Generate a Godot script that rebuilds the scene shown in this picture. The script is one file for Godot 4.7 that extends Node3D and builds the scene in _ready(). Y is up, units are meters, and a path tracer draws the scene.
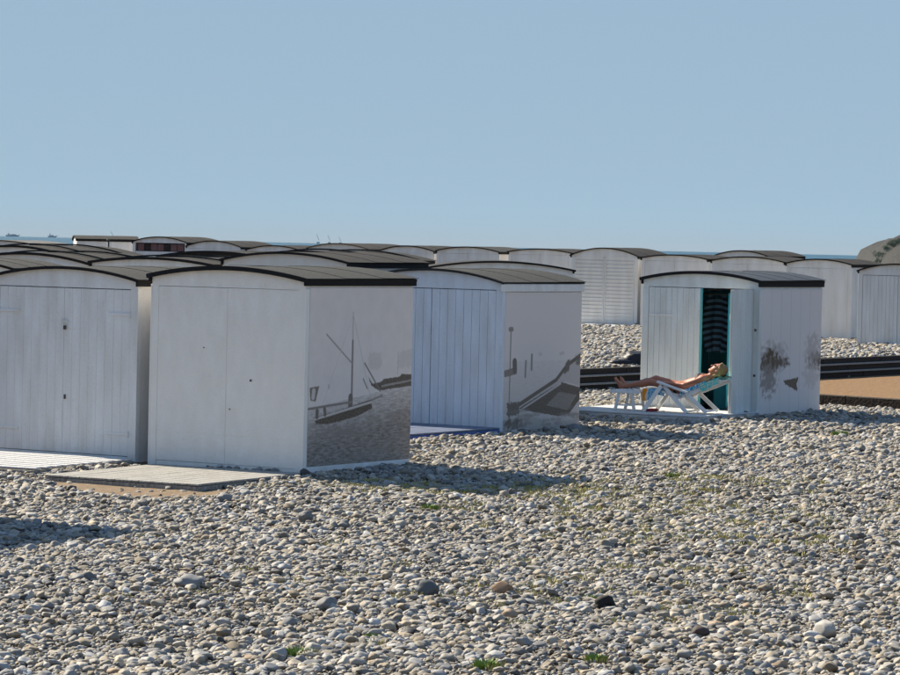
extends Node3D
# Beach huts on a pebble beach, seen from a low rise with a long lens.

var rng := RandomNumberGenerator.new()
var used := {}
var M := {}
var pebble_meshes := []
var wall_a := Vector2(1.17, -53.03)      # start of the timber retaining wall (x, z)
var wall_dir := Vector2(0.5346, -0.8451)
var keep_out := []                      # oriented boxes without pebbles: [cx, cz, ux, uz, half x, half z]
var noise := FastNoiseLite.new()

# ---------------------------------------------------------------- helpers
func numbered(n: String) -> String:
	if not used.has(n):
		used[n] = 0
		return n
	used[n] += 1
	return "%s_%03d" % [n, used[n]]

func thing(called: String, label: String, category: String, at := Vector3.ZERO, turn := 0.0, group := "") -> Node3D:
	var o := Node3D.new()
	o.name = numbered(called)
	add_child(o)
	o.position = at
	o.rotation_degrees.y = turn
	tag(o, label, category, group)
	return o

func tag(o: Node, label: String, category: String, group := "") -> void:
	o.set_meta("label", label)
	o.set_meta("category", category)
	if group != "":
		o.set_meta("group", group)

func begin() -> SurfaceTool:
	var st := SurfaceTool.new()
	st.begin(Mesh.PRIMITIVE_TRIANGLES)
	return st

func part(called: String, st: SurfaceTool, m: Material, parent: Node, smooth := false) -> MeshInstance3D:
	if not smooth:
		st.generate_normals()
	return put(called, st.commit(), m, parent)

func put(called: String, mesh: Mesh, m: Material, parent: Node, at := Vector3.ZERO) -> MeshInstance3D:
	var o := MeshInstance3D.new()
	o.mesh = mesh
	o.material_override = m
	if parent == self:
		o.name = numbered(called)
		add_child(o)
	else:
		o.name = called
		parent.add_child(o, true)
	o.position = at
	return o

# a, b, c seen from outside in any order: "out" is a point inside the solid
func tri(st: SurfaceTool, a: Vector3, b: Vector3, c: Vector3, inside: Vector3) -> void:
	var n := (b - a).cross(c - a)
	if n.dot((a + b + c) / 3.0 - inside) > 0.0:   # Godot fronts run clockwise
		st.add_vertex(a); st.add_vertex(c); st.add_vertex(b)
	else:
		st.add_vertex(a); st.add_vertex(b); st.add_vertex(c)

func quad(st: SurfaceTool, a: Vector3, b: Vector3, c: Vector3, d: Vector3, inside: Vector3) -> void:
	tri(st, a, b, c, inside)
	tri(st, a, c, d, inside)

# box with chamfered edges
func cbox(st: SurfaceTool, c: Vector3, s: Vector3, b := 0.004, bs := Basis()) -> void:
	st.set_smooth_group(-1)
	var h := s * 0.5
	var e: float = min(b, min(h.x, min(h.y, h.z)) * 0.6)
	var p := func(x: float, y: float, z: float) -> Vector3: return c + bs * Vector3(x, y, z)
	var ax := [Vector3(1, 0, 0), Vector3(0, 1, 0), Vector3(0, 0, 1)]
	# faces
	for k in 3:
		var u: Vector3 = ax[(k + 1) % 3]
		var v: Vector3 = ax[(k + 2) % 3]
		var w: Vector3 = ax[k]
		for sg in [-1.0, 1.0]:
			var o: Vector3 = w * h * sg
			var uu: Vector3 = u * (h - Vector3(e, e, e))
			var vv: Vector3 = v * (h - Vector3(e, e, e))
			quad(st, c + bs * (o - uu - vv), c + bs * (o + uu - vv), c + bs * (o + uu + vv), c + bs * (o - uu + vv), c)
		# edges running along w
		for su in [-1.0, 1.0]:
			for sv in [-1.0, 1.0]:
				var l: Vector3 = w * (h - Vector3(e, e, e))
				var p1: Vector3 = u * h * su + v * (h - Vector3(e, e, e)) * sv
				var p2: Vector3 = u * (h - Vector3(e, e, e)) * su + v * h * sv
				quad(st, c + bs * (p1 - l), c + bs * (p1 + l), c + bs * (p2 + l), c + bs * (p2 - l), c)
	for sx in [-1.0, 1.0]:
		for sy in [-1.0, 1.0]:
			for sz in [-1.0, 1.0]:
				tri(st, p.call(sx * h.x, sy * (h.y - e), sz * (h.z - e)), p.call(sx * (h.x - e), sy * h.y, sz * (h.z - e)), p.call(sx * (h.x - e), sy * (h.y - e), sz * h.z), c)

func box_part(called: String, c: Vector3, s: Vector3, m: Material, parent: Node, b := 0.004, bs := Basis()) -> MeshInstance3D:
	var st := begin()
	cbox(st, c, s, b, bs)
	return part(called, st, m, parent)

# a bar of rectangular section from a to b
func bar(st: SurfaceTool, a: Vector3, b: Vector3, w: float, t: float, up := Vector3.UP, bev := 0.004) -> void:
	var d := (b - a).normalized()
	var side := d.cross(up).normalized()
	var n := side.cross(d).normalized()
	cbox(st, (a + b) * 0.5, Vector3((b - a).length(), t, w), bev, Basis(d, n, side))

# a round tube along points
func tube(st: SurfaceTool, pts: Array, r0: float, r1: float, sides := 8) -> void:
	st.set_smooth_group(0)
	var rings := []
	for i in pts.size():
		var d: Vector3 = (pts[min(i + 1, pts.size() - 1)] - pts[max(i - 1, 0)]).normalized()
		var s := d.cross(Vector3(0.31, 0.2, 0.93)).normalized()
		var n := s.cross(d)
		var r: float = lerp(r0, r1, float(i) / max(1, pts.size() - 1))
		var ring := []
		for k in sides:
			var a := TAU * k / sides
			ring.append(pts[i] + (s * cos(a) + n * sin(a)) * r)
		rings.append(ring)
	for i in pts.size() - 1:
		var mid: Vector3 = (pts[i] + pts[i + 1]) * 0.5
		for k in sides:
			var k2 := (k + 1) % sides
			quad(st, rings[i][k], rings[i][k2], rings[i + 1][k2], rings[i + 1][k], mid)
	for e in [0, pts.size() - 1]:
		var other: Vector3 = pts[1] if e == 0 else pts[pts.size() - 2]
		for k in sides:
			tri(st, pts[e], rings[e][k], rings[e][(k + 1) % sides], other)

# polygon in the xy plane pulled from z0 to z1
func extrude(st: SurfaceTool, poly: PackedVector2Array, z0: float, z1: float) -> void:
	st.set_smooth_group(-1)
	var ix := Geometry2D.triangulate_polygon(poly)
	for z in [z0, z1]:
		var inner := (z0 + z1) * 0.5
		for k in range(0, ix.size(), 3):
			var a := Vector3(poly[ix[k]].x, poly[ix[k]].y, z)
			var b := Vector3(poly[ix[k + 1]].x, poly[ix[k + 1]].y, z)
			var c := Vector3(poly[ix[k + 2]].x, poly[ix[k + 2]].y, z)
			tri(st, a, b, c, Vector3((a.x + b.x + c.x) / 3.0, (a.y + b.y + c.y) / 3.0, inner))
	var cw := Geometry2D.is_polygon_clockwise(poly)
	for i in poly.size():
		var p := poly[i]
		var q := poly[(i + 1) % poly.size()]
		var out := Vector2(q.y - p.y, p.x - q.x) * (-1.0 if cw else 1.0)
		var mid: Vector2 = (p + q) * 0.5 - out * 0.001 / maxf(out.length(), 1e-6)
		quad(st, Vector3(p.x, p.y, z0), Vector3(q.x, q.y, z0), Vector3(q.x, q.y, z1), Vector3(p.x, p.y, z1), Vector3(mid.x, mid.y, (z0 + z1) * 0.5))

# ---------------------------------------------------------------- materials
func srgb(r: float, g: float, b: float) -> Color:
	return Color(r, g, b).linear_to_srgb()

# a tileable grey texture: mean about 1, with fine and coarse noise; stretch < 1 draws it out along v
func grain_tex(sd: int, size: int, freq: float, amount: float, fine: float, stretch := 1.0, speck := 0.0, tint := Vector3(1, 1, 1)) -> ImageTexture:
	var a := FastNoiseLite.new(); a.seed = sd; a.frequency = freq; a.fractal_octaves = 5
	var b := FastNoiseLite.new(); b.seed = sd + 7; b.frequency = 0.35; b.fractal_octaves = 2
	var c := FastNoiseLite.new(); c.seed = sd + 13; c.frequency = 0.06; c.fractal_octaves = 3
	var im := Image.create(size, size, false, Image.FORMAT_RGB8)
	for y in size:
		for x in size:
			var fx := float(x) / size
			var fy := float(y) / size
			var n := _tiled(a, x, y * stretch, size, size * stretch, fx, fy)
			var m := b.get_noise_2d(x, y * stretch)
			var v := 1.0 - amount * (0.5 - 0.5 * n) - fine * (0.5 - 0.5 * m)
			if speck > 0.0:
				var s := _tiled(c, x, y, size, size, fx, fy)
				if s > 0.34:
					v -= speck * min(1.0, (s - 0.34) * 8.0)
			v = clamp(v, 0.0, 1.0)
			var w := 1.0 - v
			im.set_pixel(x, y, Color(clamp(1.0 - w * tint.x, 0, 1), clamp(1.0 - w * tint.y, 0, 1), clamp(1.0 - w * tint.z, 0, 1)))
	im.generate_mipmaps()
	return ImageTexture.create_from_image(im)

func _tiled(n: FastNoiseLite, x: float, y: float, w: float, h: float, fx: float, fy: float) -> float:
	var a := n.get_noise_2d(x, y) * (1 - fx) + n.get_noise_2d(x - w, y) * fx
	var b := n.get_noise_2d(x, y - h) * (1 - fx) + n.get_noise_2d(x - w, y - h) * fx
	return (a * (1 - fy) + b * fy) * 1.4

func bump_tex(sd: int, size: int, freq: float, strength: float, oct := 4) -> ImageTexture:
	var a := FastNoiseLite.new(); a.seed = sd; a.frequency = freq; a.fractal_octaves = oct
	var im := a.get_seamless_image(size, size)
	im.convert(Image.FORMAT_RGBA8)
	im.bump_map_to_normal_map(strength)
	im.generate_mipmaps()
	return ImageTexture.create_from_image(im)

func mat(c: Color, rough := 0.7, tex: Texture2D = null, scale := 1.0, bump: Texture2D = null, bump_amount := 0.5) -> StandardMaterial3D:
	var m := StandardMaterial3D.new()
	m.albedo_color = c
	m.roughness = rough
	m.metallic_specular = 0.4
	m.uv1_triplanar = true
	m.uv1_scale = Vector3(scale, scale, scale)
	if tex:
		m.albedo_texture = tex
	if bump:
		m.normal_enabled = true
		m.normal_texture = bump
		m.normal_scale = bump_amount
	return m

func make_materials() -> void:
	var paint := grain_tex(3, 512, 0.012, 0.14, 0.05, 0.22, 0.02, Vector3(0.85, 1.0, 1.2))
	var paint2 := grain_tex(21, 512, 0.02, 0.055, 0.04, 0.4, 0.012, Vector3(0.85, 1.0, 1.2))
	var felt := grain_tex(5, 512, 0.03, 0.35, 0.45, 1.0)
	var wood := grain_tex(9, 512, 0.05, 0.4, 0.25, 0.08, 0.3, Vector3(0.85, 1.0, 1.15))
	var deckt := grain_tex(19, 512, 0.04, 0.3, 0.15, 0.1, 0.15, Vector3(0.95, 1.0, 1.08))
	var stone := grain_tex(11, 256, 0.03, 0.3, 0.2, 1.0, 0.2)
	var sandt := grain_tex(15, 512, 0.02, 0.3, 0.4, 1.0, 0.15, Vector3(0.8, 1.0, 1.2))
	var bump_fine := bump_tex(4, 256, 0.06, 3.0)
	var bump_felt := bump_tex(6, 256, 0.25, 5.0)
	var bump_stone := bump_tex(8, 256, 0.04, 4.0)
	M.white = mat(srgb(0.84, 0.86, 0.88), 0.55, paint, 0.6, bump_fine, 0.25)
	M.white_sheet = mat(srgb(0.86, 0.835, 0.795), 0.5, paint2, 0.5, bump_fine, 0.2)
	M.white_far = mat(srgb(0.84, 0.84, 0.83), 0.55, paint, 0.5)
	M.cream = mat(srgb(0.74, 0.71, 0.66), 0.6, paint2, 0.5)
	M.pale_blue = mat(srgb(0.70, 0.77, 0.87), 0.5, paint, 0.7, bump_fine, 0.25)
	M.grey_white = mat(srgb(0.74, 0.79, 0.80), 0.55, paint, 0.6, bump_fine, 0.25)
	M.teal = mat(srgb(0.05, 0.38, 0.46), 0.5, paint2, 0.8)
	M.deck_white = mat(srgb(0.45, 0.45, 0.435), 0.7, deckt, 0.9, bump_fine, 0.3)
	M.deck_bright = mat(srgb(0.54, 0.55, 0.56), 0.6, paint2, 0.9, bump_fine, 0.3)
	M.blue = mat(srgb(0.06, 0.12, 0.36), 0.5, paint2, 0.8)
	M.deck_blue = mat(srgb(0.24, 0.34, 0.58), 0.5, wood, 0.9)
	M.felt_grey = mat(srgb(0.070, 0.076, 0.076), 0.9, felt, 1.2, bump_felt, 0.6)
	M.felt_dark = mat(srgb(0.031, 0.028, 0.028), 0.9, felt, 1.2, bump_felt, 0.6)
	M.felt_pale = mat(srgb(0.36, 0.36, 0.35), 0.85, felt, 1.2, bump_felt, 0.6)
	M.felt_blue = mat(srgb(0.085, 0.105, 0.135), 0.6, felt, 0.8, bump_felt, 0.6)
	M.felt_edge = mat(srgb(0.022, 0.022, 0.024), 0.85, felt, 1.5)
	M.timber = mat(srgb(0.05, 0.04, 0.035), 0.85, wood, 1.0, bump_fine, 0.5)
	M.timber_worn = mat(srgb(0.42, 0.41, 0.39), 0.85, deckt, 1.0, bump_fine, 0.5)
	M.dark_wood = mat(srgb(0.05, 0.04, 0.042), 0.8, wood, 1.0)
	M.sand_pale = mat(srgb(0.33, 0.285, 0.215), 0.95, sandt, 0.7, bump_fine, 0.6)
	M.sand = mat(srgb(0.34, 0.24, 0.125), 0.95, sandt, 0.7, bump_fine, 0.6)
	M.gravel = mat(srgb(0.20, 0.19, 0.165), 0.95, sandt, 1.3, bump_stone, 1.0)
	M.iron = mat(srgb(0.06, 0.055, 0.05), 0.6)
	M.dark_gap = mat(srgb(0.02, 0.02, 0.02), 0.9)
	M.red_board = mat(srgb(0.17, 0.085, 0.08), 0.7, paint2, 1.0)
	M.tarp = mat(srgb(0.012, 0.013, 0.02), 0.5, paint2, 1.0, bump_stone, 0.8)
	M.pebble = mat(Color.WHITE, 0.75, stone, 2.2, bump_stone, 0.5)
	M.pebble.vertex_color_use_as_albedo = true
	M.pebble_tones = []
	for c in [[0.57, 0.55, 0.53], [0.46, 0.45, 0.43], [0.36, 0.36, 0.36], [0.65, 0.62, 0.57], [0.3, 0.3, 0.3], [0.54, 0.5, 0.42], [0.49, 0.49, 0.5], [0.51, 0.38, 0.26], [0.19, 0.19, 0.2], [0.68, 0.67, 0.65]]:
		M.pebble_tones.append(mat(srgb(c[0], c[1], c[2]), 0.75, stone, 2.2, bump_stone, 0.5))
	M.stone_dark = mat(srgb(0.03, 0.028, 0.026), 0.8, stone, 3.0, bump_stone, 1.0)
	M.stone_slate = mat(srgb(0.19, 0.20, 0.205), 0.85, stone, 3.0, bump_stone, 0.8)
	M.stone_reddish = mat(srgb(0.13, 0.10, 0.09), 0.8, stone, 3.0, bump_stone, 1.0)
	M.stone_orange = mat(srgb(0.44, 0.29, 0.19), 0.8, stone, 2.0, bump_stone, 0.5)
	M.skin = mat(srgb(0.40, 0.165, 0.10), 0.5, paint2, 1.0)
	M.skin.subsurf_scatter_enabled = true
	M.skin.subsurf_scatter_strength = 0.1
	M.hair = mat(srgb(0.50, 0.37, 0.18), 0.6, wood, 3.0)
	M.swim = mat(srgb(0.025, 0.02, 0.03), 0.7)
	M.plastic = mat(srgb(0.70, 0.70, 0.69), 0.4)
	M.turquoise = mat(srgb(0.12, 0.48, 0.52), 0.95, paint2, 2.0, bump_felt, 0.5)
	var ti := Image.create(128, 128, false, Image.FORMAT_RGB8)
	for y in 128:
		for x in 128:
			var n := noise.get_noise_2d(x * 5.0 + 300.0, y * 5.0)
			ti.set_pixel(x, y, Color(0.32, 0.76, 0.78) if n < 0.18 else (Color(0.95, 0.72, 0.25) if n < 0.34 else Color(0.9, 0.9, 0.86)))
	M.towel = mat(Color.WHITE, 0.95, ImageTexture.create_from_image(ti), 2.2, bump_felt, 0.5)
	M.red_cloth = mat(srgb(0.42, 0.06, 0.09), 0.9, paint2, 2.0)
	M.leaf = mat(srgb(0.13, 0.21, 0.04), 0.7)
	M.leaf_dry = mat(srgb(0.36, 0.33, 0.13), 0.8)
	M.bush = mat(srgb(0.05, 0.075, 0.035), 0.8)
	M.rock = mat(srgb(0.11, 0.105, 0.09), 0.9, grain_tex(51, 256, 0.03, 0.9, 0.4, 1.0, 0.5), 0.08)
	M.bark = mat(srgb(0.1, 0.08, 0.06), 0.9)
	M.ship = mat(srgb(0.24, 0.26, 0.29), 0.7)  # lightened hull and crane grey: distance haze put into the colour
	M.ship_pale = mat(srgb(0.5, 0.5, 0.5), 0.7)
	M.sea = mat(srgb(0.05, 0.16, 0.26), 0.55, grain_tex(33, 512, 0.02, 0.35, 0.2, 3.0), 0.01, bump_tex(34, 256, 0.05, 6.0), 1.0)
	M.sea.metallic_specular = 0.25

# ---------------------------------------------------------------- prints
var ink := PackedFloat32Array()
const PN := 512

func ink_new(base: float) -> void:
	ink = PackedFloat32Array()
	ink.resize(PN * PN)
	ink.fill(base)

func ink_line(x0: float, y0: float, x1: float, y1: float, w: float, dark: float) -> void:
	var a := Vector2(x0, y0) * PN
	var b := Vector2(x1, y1) * PN
	var r := w * PN
	for y in range(max(0, int(min(a.y, b.y) - r - 2)), min(PN, int(max(a.y, b.y) + r + 3))):
		for x in range(max(0, int(min(a.x, b.x) - r - 2)), min(PN, int(max(a.x, b.x) + r + 3))):
			var p := Vector2(x, y)
			var d := p.distance_to(Geometry2D.get_closest_point_to_segment(p, a, b)) - r
			if d < 1.0:
				ink[y * PN + x] = lerp(ink[y * PN + x], dark, clamp(1.0 - d, 0.0, 1.0))

func ink_poly(pts: Array, dark: float, rough := 0.0, blend := 1.0) -> void:
	var poly := PackedVector2Array()
	var lo := Vector2(2, 2)
	var hi := Vector2(-1, -1)
	for k in range(0, pts.size(), 2):
		var v := Vector2(pts[k], pts[k + 1])
		poly.append(v * PN)
		lo = lo.min(v)
		hi = hi.max(v)
	for y in range(max(0, int((lo.y - rough) * PN)), min(PN, int((hi.y + rough) * PN) + 1)):
		for x in range(max(0, int((lo.x - rough) * PN)), min(PN, int((hi.x + rough) * PN) + 1)):
			var o := Vector2(noise.get_noise_2d(x * 4.0, y * 4.0), noise.get_noise_2d(x * 4.0 + 900.0, y * 4.0)) * rough * PN
			if Geometry2D.is_point_in_polygon(Vector2(x, y) + o, poly):
				var k := y * PN + x
				ink[k] = lerp(ink[k], dark + 0.1 * noise.get_noise_2d(x * 6.0, y * 6.0), blend)

func ink_cloud(cx: float, cy: float, rx: float, ry: float, dark: float, amount: float) -> void:
	for y in range(max(0, int((cy - ry) * PN)), min(PN, int((cy + ry) * PN))):
		for x in range(max(0, int((cx - rx) * PN)), min(PN, int((cx + rx) * PN))):
			var d := Vector2((float(x) / PN - cx) / rx, (float(y) / PN - cy) / ry).length()
			var n := noise.get_noise_2d(x * 1.4 + cx * 700.0, y * 1.4) * 0.9
			var a: float = clamp((1.0 - d + n) * 1.6, 0.0, 1.0) * amount
			if d < 1.0:
				ink[y * PN + x] = lerp(ink[y * PN + x], dark, a * min(1.0, (1.0 - d) * 5.0))

func ink_material(paper: Color, black: Color) -> StandardMaterial3D:
	for pass_n in 2:
		var src := ink.duplicate()
		for y in range(1, PN - 1):
			for x in range(1, PN - 1):
				var i := y * PN + x
				ink[i] = (src[i] * 2.0 + src[i - 1] + src[i + 1] + src[i - PN] + src[i + PN]) / 6.0
	var im := Image.create(PN, PN, false, Image.FORMAT_RGB8)
	for y in PN:
		for x in PN:
			var v: float = clamp(ink[y * PN + x] + 0.03 * noise.get_noise_2d(x * 9.0, y * 9.0), 0.0, 1.0)
			im.set_pixel(x, y, paper.lerp(black, v).linear_to_srgb())
	im.generate_mipmaps()
	var m := StandardMaterial3D.new()
	m.albedo_texture = ImageTexture.create_from_image(im)
	m.roughness = 0.45
	m.metallic_specular = 0.4
	return m

func print_sailing() -> StandardMaterial3D:
	ink_new(0.10)
	for y in PN:
		for x in PN:
			var u := float(x) / PN
			var v := float(y) / PN
			var shore := 0.675 - 0.115 * u
			if v > shore:
				var w := noise.get_noise_2d(x * 1.2, y * 7.0) * 0.16 + noise.get_noise_2d(x * 4.0, y * 16.0) * 0.10
				ink[y * PN + x] = 0.30 + w * 1.7 + minf((v - shore) * 1.9, 0.42)
			else:
				ink[y * PN + x] += 0.05 * noise.get_noise_2d(x * 0.8, y * 0.8)
	ink_poly([0.57, 0.38, 0.62, 0.37, 0.69, 0.37, 0.7, 0.45, 0.67, 0.47, 0.57, 0.46], 0.27, 0.02, 0.7)
	ink_poly([0.85, 0.44, 0.88, 0.37, 1.0, 0.36, 1.0, 0.46, 0.86, 0.47], 0.27, 0.02, 0.7)
	ink_line(0.86, 0.37, 0.86, 0.5, 0.003, 0.3)
	ink_poly([0.53, 0.455, 0.56, 0.5, 0.61, 0.55, 0.70, 0.54, 0.72, 0.525, 0.88, 0.515, 0.9, 0.50, 1.0, 0.505, 1.0, 0.57, 0.68, 0.592, 0.6, 0.56], 0.9, 0.004)
	ink_poly([0.7, 0.56, 1.0, 0.535, 1.0, 0.545, 0.7, 0.572], 0.6, 0.002)
	ink_line(0.53, 0.43, 0.69, 0.595, 0.004, 0.8)
	ink_line(0.52, 0.52, 0.56, 0.575, 0.004, 0.75)
	ink_line(0.41, 0.14, 0.41, 0.30, 0.0035, 0.45)
	ink_line(0.41, 0.30, 0.41, 0.65, 0.0075, 0.75)
	ink_line(0.40, 0.62, 0.40, 0.67, 0.02, 0.85)
	ink_line(0.16, 0.26, 0.41, 0.43, 0.004, 0.6)
	ink_line(0.41, 0.15, 0.60, 0.645, 0.0015, 0.35)
	ink_line(0.41, 0.15, 0.10, 0.72, 0.0012, 0.25)
	ink_line(0.0, 0.675, 0.41, 0.648, 0.006, 0.75)
	ink_line(0.6, 0.645, 0.71, 0.62, 0.005, 0.7)
	ink_poly([0.05, 0.725, 0.1, 0.718, 0.3, 0.69, 0.6, 0.64, 0.612, 0.69, 0.45, 0.735, 0.2, 0.765, 0.08, 0.765], 0.93, 0.003)
	ink_line(0.06, 0.735, 0.6, 0.655, 0.006, 0.3)
	ink_line(0.085, 0.69, 0.085, 0.72, 0.014, 0.85)
	ink_line(0.155, 0.68, 0.16, 0.71, 0.012, 0.85)
	ink_poly([0.01, 0.555, 0.1, 0.55, 0.07, 0.635, 0.02, 0.63], 0.8, 0.004)
	ink_line(0.05, 0.575, 0.045, 0.61, 0.015, 0.3)
	ink_line(0.19, 0.55, 0.19, 0.56, 0.008, 0.35)
	ink_cloud(0.3, 0.80, 0.28, 0.05, 0.75, 0.6)
	for k in 26:
		var x := rng.randf()
		var y := rng.randf_range(0.72, 0.97)
		ink_cloud(x, y, 0.12, 0.018, 0.72, 0.5)
	return ink_material(Color(0.80, 0.72, 0.67), Color(0.045, 0.024, 0.008))

func print_harbour() -> StandardMaterial3D:
	ink_new(0.13)
	for y in PN:
		for x in PN:
			var v := float(y) / PN
			if v > 0.50:
				ink[y * PN + x] = 0.18 + (v - 0.5) * 0.35 + 0.08 * noise.get_noise_2d(x * 1.2, y * 8.0)
	ink_line(0.075, 0.27, 0.07, 0.92, 0.006, 0.7)
	ink_line(0.06, 0.265, 0.09, 0.265, 0.016, 0.7)
	ink_poly([0.0, 0.56, 0.16, 0.54, 0.16, 0.59, 0.0, 0.61], 0.75, 0.004)
	ink_line(0.13, 0.50, 0.135, 0.56, 0.026, 0.85)
	ink_line(0.275, 0.5, 0.27, 0.61, 0.011, 0.65)
	ink_line(0.35, 0.455, 0.35, 0.56, 0.011, 0.7)
	ink_cloud(0.45, 0.45, 0.05, 0.02, 0.4, 0.7)
	ink_cloud(0.74, 0.45, 0.05, 0.02, 0.4, 0.7)
	ink_poly([0.2, 0.8, 0.45, 0.72, 0.68, 0.63, 0.82, 0.545, 1.0, 0.47, 1.0, 0.70, 0.8, 0.66, 0.5, 0.76, 0.24, 0.845], 0.40, 0.004)
	for s in [[0.12, 0.84, 0.42, 0.735], [0.42, 0.735, 0.68, 0.645], [0.68, 0.645, 0.82, 0.54], [0.82, 0.54, 1.0, 0.47]]:
		ink_line(s[0], s[1], s[2], s[3], 0.014, 0.88)
	ink_poly([0.78, 0.61, 0.80, 0.52, 0.86, 0.49, 0.85, 0.58], 0.85, 0.01)
	ink_poly([0.2, 0.84, 0.5, 0.74, 0.75, 0.665, 1.0, 0.71, 1.0, 0.80, 0.86, 0.90, 0.72, 0.915, 0.3, 0.86], 0.90, 0.004)
	ink_poly([0.55, 0.83, 0.72, 0.735, 0.96, 0.765, 0.84, 0.875], 0.62, 0.004, 0.6)
	ink_line(0.24, 0.845, 0.74, 0.675, 0.006, 0.35)
	ink_poly([0.04, 0.80, 0.2, 0.79, 0.2, 0.88, 0.05, 0.90], 0.85, 0.02)
	ink_poly([0.0, 0.93, 0.28, 0.88, 0.62, 0.96, 0.9, 0.95, 1.0, 0.90, 1.0, 1.0, 0.0, 1.0], 0.5, 0.03, 0.8)
	ink_cloud(0.12, 0.95, 0.2, 0.05, 0.9, 0.9)
	ink_cloud(0.97, 0.50, 0.06, 0.05, 0.85, 0.9)
	for k in 20:
		ink_cloud(rng.randf(), rng.randf_range(0.85, 0.98), 0.12, 0.02, 0.75, 0.5)
	return ink_material(Color(0.76, 0.685, 0.64), Color(0.045, 0.024, 0.008))

func print_worn() -> StandardMaterial3D:
	ink_new(0.10)
	for k in 5:
		ink_line(0.16 * (k + 1), 0.0, 0.16 * (k + 1) + 0.005, 1.0, 0.002, 0.3)
	ink_cloud(0.2, 0.54, 0.30, 0.17, 0.55, 0.75)
	ink_cloud(0.17, 0.57, 0.16, 0.13, 1.0, 1.0)
	ink_cloud(0.32, 0.585, 0.20, 0.06, 0.95, 1.0)
	ink_cloud(0.05, 0.60, 0.14, 0.07, 0.95, 1.0)
	ink_cloud(0.13, 0.72, 0.19, 0.18, 0.75, 0.9)
	ink_poly([0.38, 0.735, 0.63, 0.715, 0.60, 0.765, 0.62, 0.825, 0.5, 0.79, 0.41, 0.765], 0.95, 0.012)
	ink_cloud(0.92, 0.58, 0.20, 0.10, 0.9, 1.0)
	ink_cloud(0.86, 0.5, 0.18, 0.18, 0.5, 0.7)
	ink_cloud(0.85, 0.70, 0.2, 0.14, 0.4, 0.6)
	return ink_material(Color(0.75, 0.69, 0.665), Color(0.07, 0.040, 0.018))

# a thin panel with a print, in the yz plane of the hut's right side; x is its outer face
func printed_panel(parent: Node, x: float, z_front: float, z_back: float, y0: float, y1: float, m: Material, label: String) -> void:
	var st := begin()
	var c := [Vector3(x, y1, z_front), Vector3(x, y1, z_back), Vector3(x, y0, z_back), Vector3(x, y0, z_front)]
	var uv := [Vector2(0, 0), Vector2(1, 0), Vector2(1, 1), Vector2(0, 1)]
	for k in [0, 1, 2, 0, 2, 3]:
		st.set_normal(Vector3(1, 0, 0))
		st.set_uv(uv[k])
		st.add_vertex(c[k])
	var b := box_part("printed_panel", Vector3(x - 0.005, (y0 + y1) / 2, (z_front + z_back) / 2), Vector3(0.008, y1 - y0, z_front - z_back), M.white_sheet, parent, 0.001)
	b.set_meta("label", label)
	put("print", st.commit(), m, b)

# ---------------------------------------------------------------- ground
func smooth(a: float, b: float, x: float) -> float:
	var t: float = clamp((x - a) / (b - a), 0.0, 1.0)
	return t * t * (3.0 - 2.0 * t)

func height(x: float, z: float) -> float:
	var q := Vector2(x, z) - wall_a
	var along := q.dot(wall_dir)
	var behind := q.dot(Vector2(-wall_dir.y, wall_dir.x)) * -1.0     # > 0 on the far, left side of the wall
	var ramp: float = lerp(0.45, 7.0, smooth(0.5, -6.0, along))
	var h := 0.36 * smooth(0.08, 0.08 + ramp, behind)
	h += 0.25 * smooth(-74.0, -86.0, z) * 0.0
	h -= 0.055 * smooth(-33.9, -32.4, z)
	h += noise.get_noise_2d(x * 6.0, z * 6.0) * 0.05 * smooth(-34.0, -30.0, z)
	h -= 7.0 * smooth(-150.0, -230.0, z)
	return h

func in_court(x: float, z: float) -> bool:
	var q := Vector2(x, z) - wall_a
	if q.dot(Vector2(wall_dir.y, -wall_dir.x)) > -0.10:
		return false
	var a := Vector2(5.32, -52.37)
	var d := Vector2(0.723, 0.691)
	return (Vector2(x, z) - a).dot(Vector2(d.y, -d.x)) > 0.08 and x > 4.0

func blocked(x: float, z: float) -> bool:
	for k in keep_out:
		var dx: float = x - k[0]
		var dz: float = z - k[1]
		if absf(dx * k[2] + dz * k[3]) < k[4] and absf(-dx * k[3] + dz * k[2]) < k[5]:
			return true
	return false

func keep(c: Vector3, turn: float, hx: float, hz: float) -> void:
	var t := deg_to_rad(turn)
	keep_out.append([c.x, c.z, cos(t), -sin(t), hx, hz])

func build_ground() -> Node3D:
	var st := begin()
	st.set_smooth_group(0)
	var xs := []
	var x := -60.0
	while x < 70.0:
		xs.append(x)
		x += 0.3 if (x > -7.0 and x < 14.0) else 2.0
	var zs := []
	var z := 8.0
	while z > -260.0:
		zs.append(z)
		z -= 0.3 if (z < -15.0 and z > -80.0) else 2.0
	var n: int = xs.size()
	for j in zs.size():
		for i in n:
			st.add_vertex(Vector3(xs[i], height(xs[i], zs[j]), zs[j]))
	for j in zs.size() - 1:
		for i in n - 1:
			var a := j * n + i
			st.add_index(a); st.add_index(a + n); st.add_index(a + 1)
			st.add_index(a + 1); st.add_index(a + n); st.add_index(a + n + 1)
	st.generate_normals()
	var g := put("pebble_beach", st.commit(), M.gravel, self)
	g.set_meta("kind", "structure")
	return g

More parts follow.
